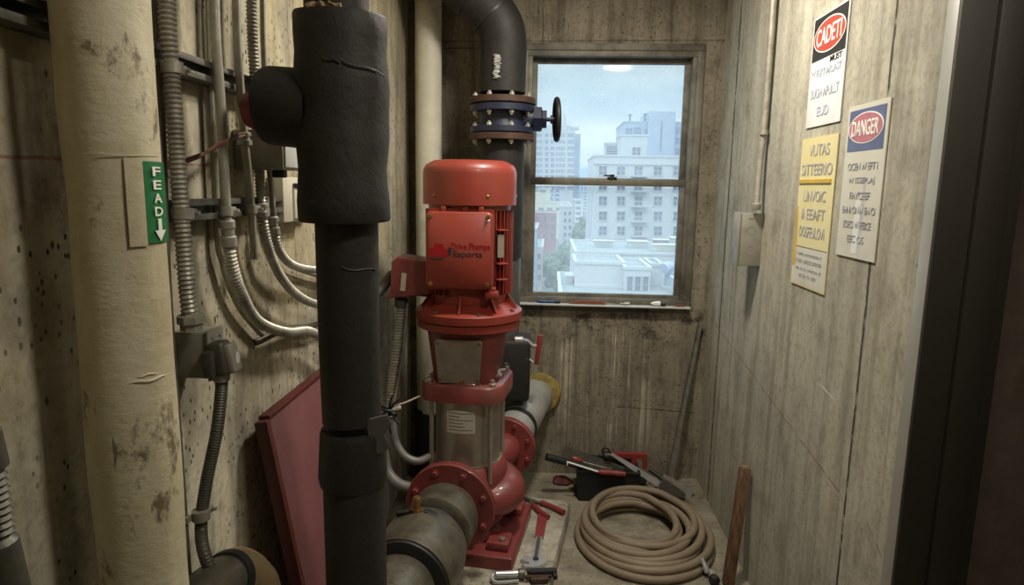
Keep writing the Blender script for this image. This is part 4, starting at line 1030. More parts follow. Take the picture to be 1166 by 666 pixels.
# ------------------------------------------------------------------ tools on the slab
def frame_of(p0, p1, z):
    x = V((p1.x-p0.x, p1.y-p0.y, 0)); L = x.length; x.normalize(); y = V((-x.y, x.x, 0)); return V((p0.x, p0.y, z)), x, y, L
# adjustable wrench: jaw end near, handle far
a, c = at(609, 641, Z=SLZ+.01), at(618, 586, Z=SLZ+.01)
o, x, y, L = frame_of(a, c, SLZ+.001)
t_ = thing('adjustable_wrench', 'adjustable wrench with a red grip on the slab below the pliers', 'wrench', tuple(o))
b = MB(); b.prism([(0, -.022), (.02, -.024), (.05, -.017), (L*.55, -.015), (L*.55, .015), (.05, .017), (.02, .022), (0, .024)], .010, o, x, y, bev=.002); b.build('shank', M['chrome'], t_)
b = MB(); b.prism([(L*.12, -.0075), (L*.5, -.0075), (L*.5, .0075), (L*.12, .0075)], .0015, o+V((0, 0, .010)), x, y); b.build('shank_groove', M['flexd'], t_)
b = MB(); b.prism([(.010, -.050), (.030, -.038), (.034, .0), (.026, .056), (.008, .062), (-.004, .024), (-.018, .022), (-.024, .052), (-.040, .036), (-.036, -.004), (-.014, -.032)], .014, o, x, y, bev=.002); b.build('jaw', M['chrome'], t_)
b = MB(); b.cyl(o+x*.022-y*.002+V((0, 0, .012)), o+x*.022-y*.002+V((0, 0, .018)), .012, n=16); b.build('worm_screw', M['black2'], t_)
b = MB(); b.prism([(L*.5, -.019), (L-.014, -.023), (L, -.016), (L, .016), (L-.014, .023), (L*.5, .019)], .014, o, x, y, bev=.003); b.build('grip', M['redh'], t_)
b = MB(); b.cyl(o+x*(L-.016)+V((0, 0, .0135)), o+x*(L-.016)+V((0, 0, .0148)), .008, n=14); b.build('hang_hole', M['black2'], t_)
# pliers
a = at(596, 566, Z=SLZ+.012); 
o, x, y, L = frame_of(a, at(642, 584, Z=SLZ+.012), SLZ+.001)
t_ = thing('red_pliers', 'red-handled pliers lying open on the slab beside the pump', 'pliers', tuple(o))
L2 = (at(625, 588, Z=SLZ+.012)-a).length
b = MB(); b.prism([(-.01, .002), (.0, -.008), (.055, -.012), (.06, .012), (.0, .012)], .012, o, x, y, bev=.002); b.cyl(o+x*.062+V((0, 0, .001)), o+x*.062+V((0, 0, .015)), .012, n=16); b.build('jaws', M['iron'], t_)
b = MB(); b.tube([o+x*.06+V((0, 0, .009)), o+x*(L*.4)+y*.010+V((0, 0, .009)), o+x*(L*.5)+y*.010+V((0, 0, .010))], .007, 10); e2_ = (at(624, 590, Z=SLZ+.01)-a); e2_.z = 0; m_ = o+e2_*.5
b.tube([o+x*.06+V((0, 0, .009)), o+e2_*.3+V((0, 0, .009)), m_+V((0, 0, .009))], .007, 10); b.build('tangs', M['iron'], t_)
b = MB(); b.tube([o+x*(L*.42)+y*.010+V((0, 0, .0115)), o+x*(L*.7)+y*.010+V((0, 0, .0115)), o+x*L+V((0, 0, .0135))], .0130, 12); b.build('grip', M['redh'], t_)
b = MB(); b.tube([o+e2_*.42+V((0, 0, .0115)), o+e2_*.7-y*.004+V((0, 0, .0115)), o+e2_+V((0, 0, .0135))], .0130, 12); b.build('grip', M['redh'], t_)
# clamp at the near edge of the slab
a, c = at(561, 655, Z=SLZ+.03), at(634, 652, Z=SLZ+.03)
o, x, y, L = frame_of(a, c, SLZ+.004)
t_ = thing('bar_clamp', 'black and chrome clamp lying across the near edge of the slab', 'clamp', tuple(o))
b = MB(); b.prism(rrect(L*.46, .026, .004, 2, L*.77, .012), .018, o+V((0, 0, .016)), x, y, bev=.002); b.prism([(L*.94, -.02), (L, -.018), (L+.004, .03), (L*.93, .03)], .02, o+V((0, 0, .008)), x, y, bev=.003); b.build('bar', M['black2'], t_)
b = MB(); b.rod(o+x*.01+y*.012+V((0, 0, .022)), o+x*(L*.42)+y*.012+V((0, 0, .022)), .0125, n=20); b.tube([o+x*.004+y*.012+V((0, 0, .022)), o-x*.004-y*.005+V((0, 0, .016)), o+x*.02-y*.02+V((0, 0, .008)), o+x*(L*.4)-y*.016+V((0, 0, .008))], .006, 8); b.build('screw_handle', M['chrome'], t_)
b = MB(); b.rod(o+x*(L*.40)+y*.010+V((0, 0, .022)), o+x*(L*.50)+y*.010+V((0, 0, .022)), .020, n=20); b.build('collar', M['iron'], t_)
b = MB(); b.prism([(L*.5, -.014), (L*.92, -.012), (L*.92, -.003), (L*.5, -.001)], .010, o+V((0, 0, .012)), x, y, bev=.002); b.box(o+x*(L*.72)-y*.02+V((0, 0, .012)), (.07, .022, .018), Matrix.Rotation(math.atan2(x.y, x.x), 3, 'Z'), bev=.004); b.cyl(o+x*(L*.56)+y*.012+V((0, 0, .034)), o+x*(L*.56)+y*.012+V((0, 0, .038)), .011, n=16); b.build('jaw', M['rust'], t_)
# ------------------------------------------------------------------ tool box at the back
f0, f1 = at(656, 566, Z=0), at(728, 566, Z=0)
ytb = 3.20; bx0, bx1 = at(656, 560, Y=ytb).x, at(727, 560, Y=ytb).x
tzt = at(690, 538, Y=ytb).z; tzt = max(.1, tzt)
t_ = thing('tool_box', 'open black plastic tool box on the floor behind the hose', 'tool box', ((bx0+bx1)/2, ytb+.1, 0))
TBL, TBD = bx1-bx0, .20; tcx, tcy = (bx0+bx1)/2, ytb+TBD/2
def frus(b, z0, z1, w0, d0, w1, d1):
    A = [b.b.verts.new((tcx+u*w0/2, tcy+v*d0/2, z0)) for u, v in ((-1, -1), (1, -1), (1, 1), (-1, 1))]
    B = [b.b.verts.new((tcx+u*w1/2, tcy+v*d1/2, z1)) for u, v in ((-1, -1), (1, -1), (1, 1), (-1, 1))]
    return A, B
b = MB(); A, B = frus(b, .001, tzt, TBL*.92, TBD*.92, TBL, TBD); b.bridge(A, B); b.b.faces.new(A[::-1])
C, D = frus(b, .006, tzt, TBL*.88, TBD*.86, TBL*.96, TBD*.93); b.bridge(D, C); b.b.faces.new(C); b.bridge(B, D)
b.build('tray', M['black2'], t_, smooth=False)
b = MB(); frame_rect(b, 0, 1, 0, 1, .02, 0, 1) if False else None
for (cx_, cy_, lx2, ly2) in ((tcx, tcy-TBD/2, TBL+.012, .012), (tcx, tcy+TBD/2, TBL+.012, .012), (tcx-TBL/2, tcy, .012, TBD), (tcx+TBL/2, tcy, .012, TBD)):
    b.box((cx_, cy_, tzt), (lx2, ly2, .012), bev=.002)
b.build('rim', M['black2'], t_)
zt2 = tzt+.006
# items piled in the box
def bar3(name, label, cat, m, pts2, prof, extra=None): pass
a, c = at(641, 513, Y=3.36), at(735, 552, Y=3.30)
t_ = thing('hand_saw', 'dark broad-bladed saw lying across the back of the tool box', 'saw', tuple((a+c)/2))
dx = (c-a); L = dx.length; dn = dx.normalized(); up2 = V((0, .3, 1)); up2 = (up2-dn*up2.dot(dn)).normalized()
b = MB(); b.prism([(0, -.03), (L*.75, -.045), (L*.75, .045), (0, .03)], .004, a, dn, up2); b.build('blade', M['flexd'], t_)
b = MB(); b.prism([(L*.72, -.05), (L, -.04), (L, .03), (L*.72, .05)], .02, a+V((0, .01, 0)), dn, up2, bev=.006); b.build('handle', M['black2'], t_)
a, c = at(622, 520, Y=3.22), at(668, 532, Y=3.26)
t_ = thing('rubber_grip_hammer', 'black-gripped hammer handle poking out over the left end of the tool box', 'hammer', tuple((a+c)/2))
b = MB(); b.tube([a, (a+c)/2, c], .019, 12); b.build('grip', M['black2'], t_)
b = MB(); dn = (c-a).normalized(); b.cyl(c, c+dn*.12, .010, n=10); b.box(c+dn*.13, (.035, .11, .035), bev=.005); b.build('head', M['iron'], t_)
# screwdriver with white shaft
a, m1_, c = at(646, 526, Y=3.19), at(681, 537, Y=3.19), at(712, 540, Y=3.19)
t_ = thing('screwdriver', 'screwdriver with a pale shaft and red handle on the front rim of the tool box', 'screwdriver', tuple(m1_))
b = MB(); b.cyl(a, m1_, .005, n=10); b.box(a+V((0, 0, -.008)), (.008, .008, .022), bev=.002); b.build('shaft', M['white'], t_)
b = MB(); b.lathe([(.008, 0), (.014, .012), (.015, .05), (.012, .07), (.015, .09), (.013, (c-m1_).length)], m1_, c-m1_, 10); b.build('handle', M['redh'], t_)
# small red handled screwdriver
a, c = at(651, 521, Y=3.26), at(664, 526, Y=3.26)
t_ = thing('screwdriver', 'short dark red screwdriver handle behind the pale shaft in the tool box', 'screwdriver', tuple(a))
dn = (c-a).normalized(); b = MB(); b.lathe([(.010, 0), (.016, .01), (.016, .045), (.010, .06)], a, dn, 12); b.build('handle', M['redh'], t_)
b = MB(); b.cyl(c, at(690, 533, Y=3.26), .005, n=8); b.build('shaft', M['galv'], t_)
# red frame (hacksaw / caulking tool)
a, c = at(694, 515, Y=3.34), at(737, 517, Y=3.34)
t_ = thing('red_caulking_gun', 'red metal caulking gun standing on edge in the tool box', 'caulking gun', tuple((a+c)/2))
L = (c-a).length; dn = (c-a).normalized()
b = MB(); b.prism([(0, 0), (L, .005), (L, -.08), (L-.018, -.08), (L-.02, -.02), (L-.055, -.025), (L-.055, -.085), (L-.08, -.085), (L-.085, -.022), (0, -.022)], .03, a+V((0, .015, 0)), dn, (0, 0, 1), bev=.004); b.build('frame', M['redh'], t_)
b = MB(); b.rod(a-dn*.03+V((0, 0, -.02)), a+dn*.01+V((0, 0, -.02)), .024); b.torus(a-dn*.02+V((0, 0, .005)), (0, 1, 0), .018, .005, 16, 8); b.build('plunger', M['black2'], t_)
# pipe wrench slanting to the right onto the floor
a, c = at(696, 517, Y=3.24), at(752, 553, Y=3.26)
t_ = thing('pipe_wrench', 'large grey pipe wrench slanting from the tool box down toward the right corner', 'wrench', tuple(c))
dn = (c-a).normalized(); L = (c-a).length; upw = V((0, .25, 1)); upw = (upw-dn*upw.dot(dn)).normalized()
b = MB(); b.prism([(0, -.006), (L*.3, -.010), (L*.95, -.016), (L*.95, .018), (L*.3, .014), (0, .008)], .016, a, dn, upw, bev=.004); b.build('handle', M['iron2'], t_)
b = MB(); hd0 = c; b.prism([(-.02, -.025), (.05, -.03), (.12, -.05), (.13, -.03), (.10, .0), (.14, .01), (.13, .035), (.02, .04), (-.02, .02)], .03, hd0+V((0, .006, 0)), dn, upw, bev=.005); b.build('jaw', M['flexd'], t_)
a, c = at(752, 548, Y=3.37), at(787, 566, Y=3.30)
t_ = thing('dark_trowel', 'flat dark square trowel blade leaning by the right corner', 'trowel', (c.x, c.y, 0))
dn = (c-a).normalized(); b = MB(); upw = V((.1, .5, .8)); upw = (upw-dn*upw.dot(dn)).normalized()
b.prism([(0, -.04), ((c-a).length, -.045), ((c-a).length, .05), (0, .045)], .004, a+V((0, 0, -.002)), dn, upw); b.build('blade', M['flexd'], t_)
b = MB(); b.tube([a-dn*.08+upw*.03, a-dn*.02+upw*.02, a+dn*.05+upw*.01-V((0, .01, 0))], .011, 10); b.build('handle', M['black2'], t_)
# dim red tool left of toolbox, a lump stands in for it
a = at(640, 545, Z=.02)
t_ = thing('red_handtool', 'lumpy dim red rag on the floor left of the tool box', 'handtool', (a.x, a.y, 0))
b = MB(); b.lathe([(.05, 0), (.055, .01), (.04, .022), (.015, .03)], (a.x, a.y, .001), (0, 0, 1), 20); b.jitter(.012, 22)
for v in b.b.verts: v.co.z = max(.001, v.co.z)
b.build('tool_lump', M['redcap'], t_)
# ------------------------------------------------------------------ right wall: conduit, box, signs
XW = XR-.022
cp_ = [at(888, -120, X=XW), at(881, 0, X=XW), at(876, 70, X=XW), at(871, 135, X=XW), at(865, 190, X=XW-.008), at(861, 238, X=XW-.016)]
t_ = thing('rigid_conduit', 'painted rigid conduit running down the right wall to a small box', 'conduit', tuple(cp_[-1]))
b = MB(); b.tube(cp_, .0125, 14); b.build('tube', M['galv2'], t_)
b = MB(); b.lathe([(.012, -.01), (.0155, -.009), (.0155, .009), (.012, .01)], at(870, 151, X=XW-.002), (cp_[3]-cp_[4]), 16); b.build('coupling', M['galv2'], t_)
b = MB(); c = cp_[-1]; b.lathe([(.016, -.004), (.018, 0), (.018, .02), (.013, .024)], c, (0, 0, 1), 16); b.build('connector', M['ebox'], t_)
# box: side facing camera (normal -Y) px 842..868 ; y 243..303
yb0 = at(868, 270, X=XR).y
xbf = at(842, 270, Y=yb0).x
zb1, zb0 = at(855, 243, Y=yb0).z, at(855, 303, Y=yb0).z
yb1 = at(838, 270, X=xbf).y
yb1 = max(yb1, yb0+.07)
t_ = thing('junction_box', 'small grey conduit box on the right wall under the painted conduit', 'box', (XR, (yb0+yb1)/2, zb0))
b = MB(); b.box(((XR+xbf)/2+.0, (yb0+yb1)/2, (zb0+zb1)/2), (XR-xbf, yb1-yb0, zb1-zb0), bev=.003); b.build('box_body', M['ebox'], t_)
b = MB(); b.box((xbf-.004, (yb0+yb1)/2, (zb0+zb1)/2), (.008, yb1-yb0+.01, zb1-zb0+.01), bev=.002); b.build('cover', M['ebox'], t_)
b = MB()
for fz_ in (.3, .68): b.torus(((XR+xbf)/2, yb0-.0003, zb0+(zb1-zb0)*fz_), (0, 1, 0), .017, .0009, 24, 6)
b.box(((XR+xbf)/2, yb0-.0005, zb1-.02), (.03, .001, .004)); b.build('knockout', M['ebox'], t_)
# signs: local x runs from far (left in picture) to near = -Y ; normal -X
def sign(name, label, cen, w, h, m, rot=0., cat='sign', group='warning signs on the right wall'):
    t = thing(name, label, cat, (XR, cen[0], cen[1]-h/2), group)
    c0, s0 = cos(rot), sin(rot)
    x = V((0, -c0, s0)); y = V((0, s0, c0)).normalized(); y = V((0, s0, c0))
    o = V((XR-.0015, cen[0], cen[1]))
    b = MB(); b.prism([(-w/2, -h/2), (w/2, -h/2), (w/2, h/2), (-w/2, h/2)], .003, o, x, y)
    b.build('sign_board', m, t)
    o2 = o+x.cross(y)*.003
    def P(u, v): return o2+x*u+y*v
    return t, x, y, P, w, h
def rectp(name, m, t, P, x, y, u0, u1, v0, v1, d=.0008):
    b = MB(); b.prism([(u0, v0), (u1, v0), (u1, v1), (u0, v1)], d, P(0, 0), x, y); return b.build(name, m, t)
# sign 1 : CADETI
a = at(918, 147, X=XR); c = at(957, 137, X=XR); zt_s = at(965, 0, X=XR).z
w_ = a.y-c.y; h_ = zt_s-(a.z+c.z)/2
t_, x, y, P, w_, h_ = sign('caution_sign', 'tallest hung sign with a red oval on black above faded blue lines', ((a.y+c.y)/2-.005, (a.z+zt_s)/2), w_, h_, M['paper'])
vt = h_/2; rectp('black_header', M['sblack'], t_, P, x, y, -w_/2+.008, w_/2-.008, vt-h_*.40, vt-.006)
b = MB(); b.prism(ell(w_*.90, h_*.30, 40, 0, vt-h_*.205), .0010, P(0, 0)+x.cross(y)*.0006, x, y); b.build('oval_rim', M['white'], t_)
b = MB(); b.prism(ell(w_*.86, h_*.275, 40, 0, vt-h_*.205), .0013, P(0, 0)+x.cross(y)*.0008, x, y); b.build('red_oval', M['sred'], t_)
N_ = x.cross(y)
text('heading', 'CADETI', M['white'], t_, P(0, vt-h_*.205)+N_*.0024, x, y, w_*.70, h_*.155, bold=.01)
text('word', 'MUST', M['inkd'], t_, P(w_*.25, vt-h_*.435)+N_*.0006, x, y, w_*.32, h_*.05, bold=.01)
for k, s_ in enumerate(('(Y FLRT ARLAST', '3UGH APULLT', 'EUD')):
    text('text_line', s_, M['ink'], t_, P(0.0, vt-h_*(.53+.17*k))+N_*.0006, x, y, w_*(.84, .80, .34)[k], h_*.085, bold=.008)
# sign 2: DANGER
a = at(953, 291, X=XR); c = at(997, 297, X=XR); z_t = at(990, 117, X=XR).z
w_ = a.y-c.y; zb_ = (a.z+c.z)/2; h_ = z_t-zb_
t_, x, y, P, w_, h_ = sign('danger_sign', 'white sign with a faded pink oval on blue reading like DANGER, nearest the door', ((a.y+c.y)/2, (zb_+z_t)/2), w_, h_, M['paper2'])
vt = h_/2; rectp('blue_header', M['sblue'], t_, P, x, y, -w_/2+.012, w_/2-.014, vt-h_*.30, vt-.014)
b = MB(); b.prism(ell(w_*.86, h_*.20, 40, -.004, vt-h_*.155), .0010, P(0, 0)+x.cross(y)*.0006, x, y); b.build('oval_rim', M['white'], t_)
b = MB(); b.prism(ell(w_*.82, h_*.185, 40, -.004, vt-h_*.155), .0013, P(0, 0)+x.cross(y)*.0008, x, y); b.build('pink_oval', M['sred2'], t_)
text('heading', 'DANGER', M['white'], t_, P(-.004, vt-h_*.155)+N_*.0024, x, y, w_*.66, h_*.10, bold=.01)
for k, s_ in enumerate(('OCEN W EFT I', 'W ISSEPLAJ', 'FAYCEEF', 'EHNI CINW EN CI', 'EOECI W FEBCE', 'EEC OS')):
    text('text_line', s_, M['ink2'], t_, P(0, vt-h_*(.40+.095*k))+N_*.0006, x, y, w_*(.74, .66, .5, .82, .7, .42)[k], h_*.048, bold=.008)
rectp('scuffed_strip', M['paper'], t_, P, x, y, -.02, .012, -h_/2+.012, -h_*.12, .0005)
rectp('scuffed_strip', M['sill'], t_, P, x, y, .016, .03, -h_/2+.006, h_*.0, .0004)
# sign 3: yellowed
a = at(903, 321, X=XR); c = at(941, 337, X=XR); z_t = at(932, 156, X=XR).z
w_ = a.y-c.y; zb_ = (a.z+c.z)/2; h_ = z_t-zb_
t_, x, y, P, w_, h_ = sign('notice_sign', 'yellowed notice in two panels below the tallest sign', ((a.y+c.y)/2+.01, (zb_+z_t)/2), w_, h_, M['ivory'])
vt = h_/2
text('text_line', 'VUTAS', M['ink2'], t_, P(.01, vt-h_*.085)+N_*.0006, x, y, w_*.56, h_*.075, bold=.006)
text('text_line', 'SITTEERIO', M['ink2'], t_, P(0, vt-h_*.21)+N_*.0006, x, y, w_*.86, h_*.075, bold=.006)
b = MB(); b.prism([(-w_/2+.004, vt-h_*.30), (w_/2-.02, vt-h_*.30), (w_/2-.02, vt-h_*.275), (-w_/2+.004, vt-h_*.275)], .004, P(0, 0), x, y, bev=.001); b.build('bottom_strip', M['yellow'], t_)
rectp('pale_lower_panel', M['paper2'], t_, P, x, y, -w_/2+.012, w_/2-.006, -h_/2+.006, -h_*.5+h_*.27, .0006)
for k, s_ in enumerate(('LINVOIC', 'II EEAFT', 'DOSFEULOVI')):
    text('text_line', s_, M['ink2'], t_, P(.004, vt-h_*(.385+.12*k))+N_*.0006, x, y, w_*(.62, .66, .72)[k], h_*.072, bold=.006)
rectp('rule_line', M['inkd'], t_, P, x, y, -w_/2+.006, w_/2-.006, vt-h_*.735, vt-h_*.73, .0007)
for k, s_ in enumerate(('I sillb ecooraoe t', 'ruaa uaaocornoe', 'oa it ei eoroa d', 'aoe o en')):
    text('small_print', s_, M['ink2'], t_, P(.0, vt-h_*(.775+.05*k))+N_*.0010, x, y, w_*(.72, .74, .74, .5)[k], h_*.025)
b = MB(); b.prism([(-w_/2, -h_*.38), (-w_/2+.030, -h_*.36), (-w_/2+.022, -h_*.1), (-w_/2+.012, h_*.05), (-w_/2, h_*.02)], .0009, P(0, 0), x, y); b.build('yellow_stain', M['yellow'], t_)
# ------------------------------------------------------------------ ceiling lamp that lights the room, and an added fill lamp
M['diff'] = emis('lamp_diffuser', (1., .90, .74), 5.)
LX, LY = .20, 2.25
FILL_X, FILL_Y = .60, .80  # unseen second lamp, added as fill
for x_, y_, l_ in ((LX, LY, 'round bulkhead lamp on the ceiling above the pump room middle'), (FILL_X, FILL_Y, 'added fill lamp on the ceiling by the doorway, out of view')):
    t_ = thing('ceiling_or_fill_lamp', l_, 'lamp', (x_, y_, ZC-.08), 'ceiling lamps')
    b = MB(); b.lathe([(.15, 0), (.15, .05), (.13, .06)], (x_, y_, ZC-.062), (0, 0, 1), 32); b.build('lamp_base', M['galv'], t_)
    b = MB(); b.lathe([(.135, 0), (.13, -.03), (.10, -.055), (.05, -.068), (.005, -.07)], (x_, y_, ZC-.063), (0, 0, 1), 32); b.build('diffuser', M['diff'], t_)
def area(name, loc, size, power, col, rot=(0, 0, 0), shape='DISK', sy=None, spread=None):
    L = bpy.data.lights.new(name, 'AREA'); L.energy = power; L.color = col; L.shape = shape; L.size = size
    if sy: L.size_y = sy
    if spread: L.spread = spread
    o = bpy.data.objects.new(name, L); COL.objects.link(o); o.location = loc; o.rotation_euler = rot; return o
LAMP_POWER = 33.
area('lamp_or_fill_light', (LX, LY, ZC-.145), .26, LAMP_POWER, (1., .92, .80))
area('lamp_or_fill_light', (FILL_X, FILL_Y, ZC-.145), .26, 17., (1., .92, .80))  # added fill to brighten the dark left side
pt = area('window_portal', ((WL+WR_)/2, YB+.13, (WB+WT)/2), WR_-WL, 1, (1, 1, 1), (radians(-90), 0, 0), 'RECTANGLE', WT-WB)
pt.data.cycles.is_portal = True
# ------------------------------------------------------------------ the city outside; its pale colours carry distance haze
GZ = -24.
M['bwhite'] = plain('white_render_facade', hexc(186, 188, 190), .8, 0, .05, .4, .02)
M['bgrey'] = plain('grey_render_facade', hexc(182, 184, 186), .8, 0, .06, .4, .02)
M['bblue'] = plain('pale_blue_facade', hexc(160, 172, 192), .7, 0, .05, .3, .02)
M['bcream'] = plain('cream_facade', hexc(204, 200, 184), .8, 0, .06, .3, .02)
M['bred'] = plain('hazy_red_facade', hexc(160, 112, 116), .8, 0, .08, .3, .02)
M['bpink'] = plain('pink_stucco', hexc(190, 172, 168), .8, 0, .08, .3, .02)
M['bbrick'] = plain('hazy_brick_parapet', hexc(150, 116, 116), .8, 0, .1, 1, .02)
M['bglass'] = plain('facade_window_glass', hexc(104, 116, 134), .3, .1, .3, .5, .0)
M['btow'] = plain('tower_window_glass', hexc(120, 138, 166), .3, .1, .3, .1, .0)
M['broof'] = plain('pale_gravel_roof', hexc(140, 146, 150), .9, 0, .1, .5, .05)
M['asphalt'] = plain('asphalt', hexc(120, 126, 136), .85, 0, .1, .2, .02)
M['leaf'] = plain('street_tree_foliage', hexc(96, 116, 92), .9, 0, .45, 1.2, .4)
M['hill'] = plain('hazy_wooded_hill', hexc(120, 140, 156), .9, 0, .1, .02, .1)  # blue-grey of aerial haze put into the hill colour
M['carw'] = plain('car_paint_white', hexc(225, 226, 228), .3, 0, .03, 1, 0)
M['card'] = plain('car_paint_dark', hexc(60, 66, 76), .3, 0, .03, 1, 0)
def facade(name, wall, glass, sx, sz):
    t = NT(name); X, Y, Z = t.xyz()
    h = t.ma('ADD', X, Y)
    a = t.ma('FRACT', t.ma('MULTIPLY', h, 1/sx)); c = t.ma('FRACT', t.ma('MULTIPLY', Z, 1/sz))
    m = t.ma('MULTIPLY', t.ma('GREATER_THAN', a, .42), t.ma('GREATER_THAN', c, .45))
    return t.fin(t.mix(m, wall, glass), .7)
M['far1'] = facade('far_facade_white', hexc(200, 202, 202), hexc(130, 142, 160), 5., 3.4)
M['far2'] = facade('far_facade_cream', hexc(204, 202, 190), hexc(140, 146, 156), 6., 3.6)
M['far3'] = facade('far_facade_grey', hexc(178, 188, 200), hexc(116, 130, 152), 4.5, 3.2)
g = struct(slabbox('ground', M['asphalt'], -400, 700, 20, 1400, GZ-1, GZ))
def bld(name, label, px0, px1, pyt, Y, depth, m, z0=GZ, cat='building', parapet=True, group=None, roofm='broof', pm=None):
    a, c = at(px0, pyt, Y=Y), at(px1, pyt, Y=Y); z1 = (a.z+c.z)/2
    x0, x1 = a.x, c.x
    t = thing(name, label, cat, ((x0+x1)/2, Y+depth/2, z0), group)
    MB().box(((x0+x1)/2, Y+depth/2, (z0+z1)/2), (x1-x0, depth, z1-z0)).build('wall', m, t, smooth=False)
    if parapet:
        b = MB(); h = max(.35, (x1-x0)*.012)
        frame_rect2(b, x0-.15, x1+.15, Y-.15, Y+depth+.15, z1, .4, h); b.build('parapet', pm or m, t, smooth=False)
        MB().box(((x0+x1)/2, Y+depth/2, z1+.03), (x1-x0-.3, depth-.3, .06)).build('roof', M[roofm], t, smooth=False)
    return t, x0, x1, z1
def frame_rect2(b, x0, x1, y0, y1, z, t, h):
    b.box(((x0+x1)/2, y0+t/2, z+h/2), (x1-x0, t, h)); b.box(((x0+x1)/2, y1-t/2, z+h/2), (x1-x0, t, h))
    b.box((x0+t/2, (y0+y1)/2, z+h/2), (t, y1-y0-2*t, h)); b.box((x1-t/2, (y0+y1)/2, z+h/2), (t, y1-y0-2*t, h))
def windows(t, Y, cells, wpx, hpx, m, framem=None, nm='window', mull=1):
    """cells: photo positions of window centres on the facade plane Y; shared meshes"""
    s = Y/750.*1.01; w_, h_ = wpx*s, hpx*s
    o0 = org(t)
    bf = MB(); frame_rect(bf, -w_/2, w_/2, -h_/2, h_, 0.0001, 0, .1) if False else None
    fr = w_*.07
    for (cx_, cz_, sx_, sz_) in ((0, h_/2, w_+fr, fr), (0, -h_/2, w_+fr*2.4, fr*1.5), (-w_/2, 0, fr, h_), (w_/2, 0, fr, h_)): bf.box((cx_, -.06, cz_), (sx_, .18, sz_))
    for k in range(mull): bf.box((-w_/2+w_*(k+1)/(mull+1), -.05, 0), (fr*.8, .1, h_))
    bf.box((0, -.05, 0), (w_, .1, fr*.8))
    fo_ = bf.build(nm, framem or M['bwhite'], t, smooth=False); fm = fo_.data
    gb = MB(); gb.box((0, -.01, 0), (w_, .06, h_)); go_ = gb.build('pane', m, fo_, smooth=False); gm = go_.data
    # both meshes were shifted by the thing's base: undo
    for me in (fm, gm):
        for v in me.vertices: v.co += o0
    for i, (px, py) in enumerate(cells):
        p = at(px, py, Y=Y)-o0
        if i == 0: f, g_ = fo_, go_
        else:
            f = bpy.data.objects.new(nm, fm); COL.objects.link(f); f.parent = t
            g_ = bpy.data.objects.new('pane', gm); COL.objects.link(g_); g_.parent = f
        f.location = p
# main white apartment block
t_, x0, x1, z1 = bld('apartment_building', 'large white apartment block with rows of paired windows and fire-escape balconies', 677, 815, 179, 130, 22, M['bwhite'])
cols = [686.5, 707, 727, 749, 771, 793]; rows = [194.5, 212, 229, 246, 263, 279.5, 296]
windows(t_, 130, [(c, r+(c-730)*.004) for c in cols for r in rows], 9.2, 10.5, M['bglass'])
for r in rows:
    p = at(727.5, r+6.3, Y=130); b = MB(); s = 130/750.
    b.box((p.x, 129.2, p.z), (18*s, 1.5, .12))
    for k in range(9): b.box((p.x-8.6*s+k*17.2*s/8, 128.5, p.z+.5), (.06, .06, 1.))
    b.box((p.x, 128.5, p.z+1.), (18*s, .08, .08)); b.build('balcony', M['bgrey'], t_, smooth=False)
p0_, p1_ = at(677, 186, Y=130), at(815, 186, Y=130)
b = MB(); b.box(((x0+x1)/2, 129.9, p0_.z), (x1-x0, .3, .25)); b.box(((x0+x1)/2, 129.9, at(730, 272, Y=130).z), (x1-x0, .2, .2)); b.build('cornice', M['bwhite'], t_, smooth=False)
zr_ = z1
t_, *_ = bld('penthouse', 'small white rooftop penthouse with one window on the white block', 707, 737.5, 155, 136, 6, M['bwhite'], z0=zr_+.1, cat='penthouse')
windows(t_, 136, [(724.5, 173)], 9.5, 10.5, M['bglass'])
t_, *_ = bld('rooftop_plant_room', 'small louvred grey plant room at the left of the white block roof', 689.5, 705, 164, 146, 4, M['bgrey'], z0=zr_+.1, cat='plant room')
for k in range(5):
    p = at(697.5, 167+2.6*k, Y=146); MB().box((p.x, 145.93, p.z), (2.6, .12, .22)).build('louvre', M['bglass'], t_, smooth=False)
t_, x0, x1, z1 = bld('blue_tower', 'pale blue stepped tower rising behind the white apartment block', 711, 800, 140, 170, 20, M['bblue'])
windows(t_, 170, [(c, r) for r in (148.5, 160.5, 172.5) for c in (773.5, 783, 794)], 7.5, 7.5, M['btow'], M['bblue'])
windows(t_, 170, [(726, 149), (716, 150), (738, 151), (738, 162), (738, 173)], 8, 8, M['btow'], M['bblue'])
a, c = at(738.5, 127, Y=169), at(769.5, 127, Y=169)
b = MB(); b.box(((a.x+c.x)/2, 176, (z1+a.z)/2-12), (c.x-a.x, 15, a.z-z1+24)); b.build('stair_core', M['bblue'], t_, smooth=False)
b = MB(); p = at(753, 155, Y=168.3); b.box((p.x, 168.4, p.z), (.25, .2, 7)); b.build('downpipe', M['btow'], t_, smooth=False)
for px, py, hh_ in ((717, 133.5, 1.6), (734, 134, 1.8)):
    p = at(px, 139.5, Y=172); MB().lathe([(.22, 0), (.22, hh_), (.4, hh_), (.4, hh_+.4)], (p.x, 172, p.z), n=10).build('vent_stack', M['bglass'], t_)
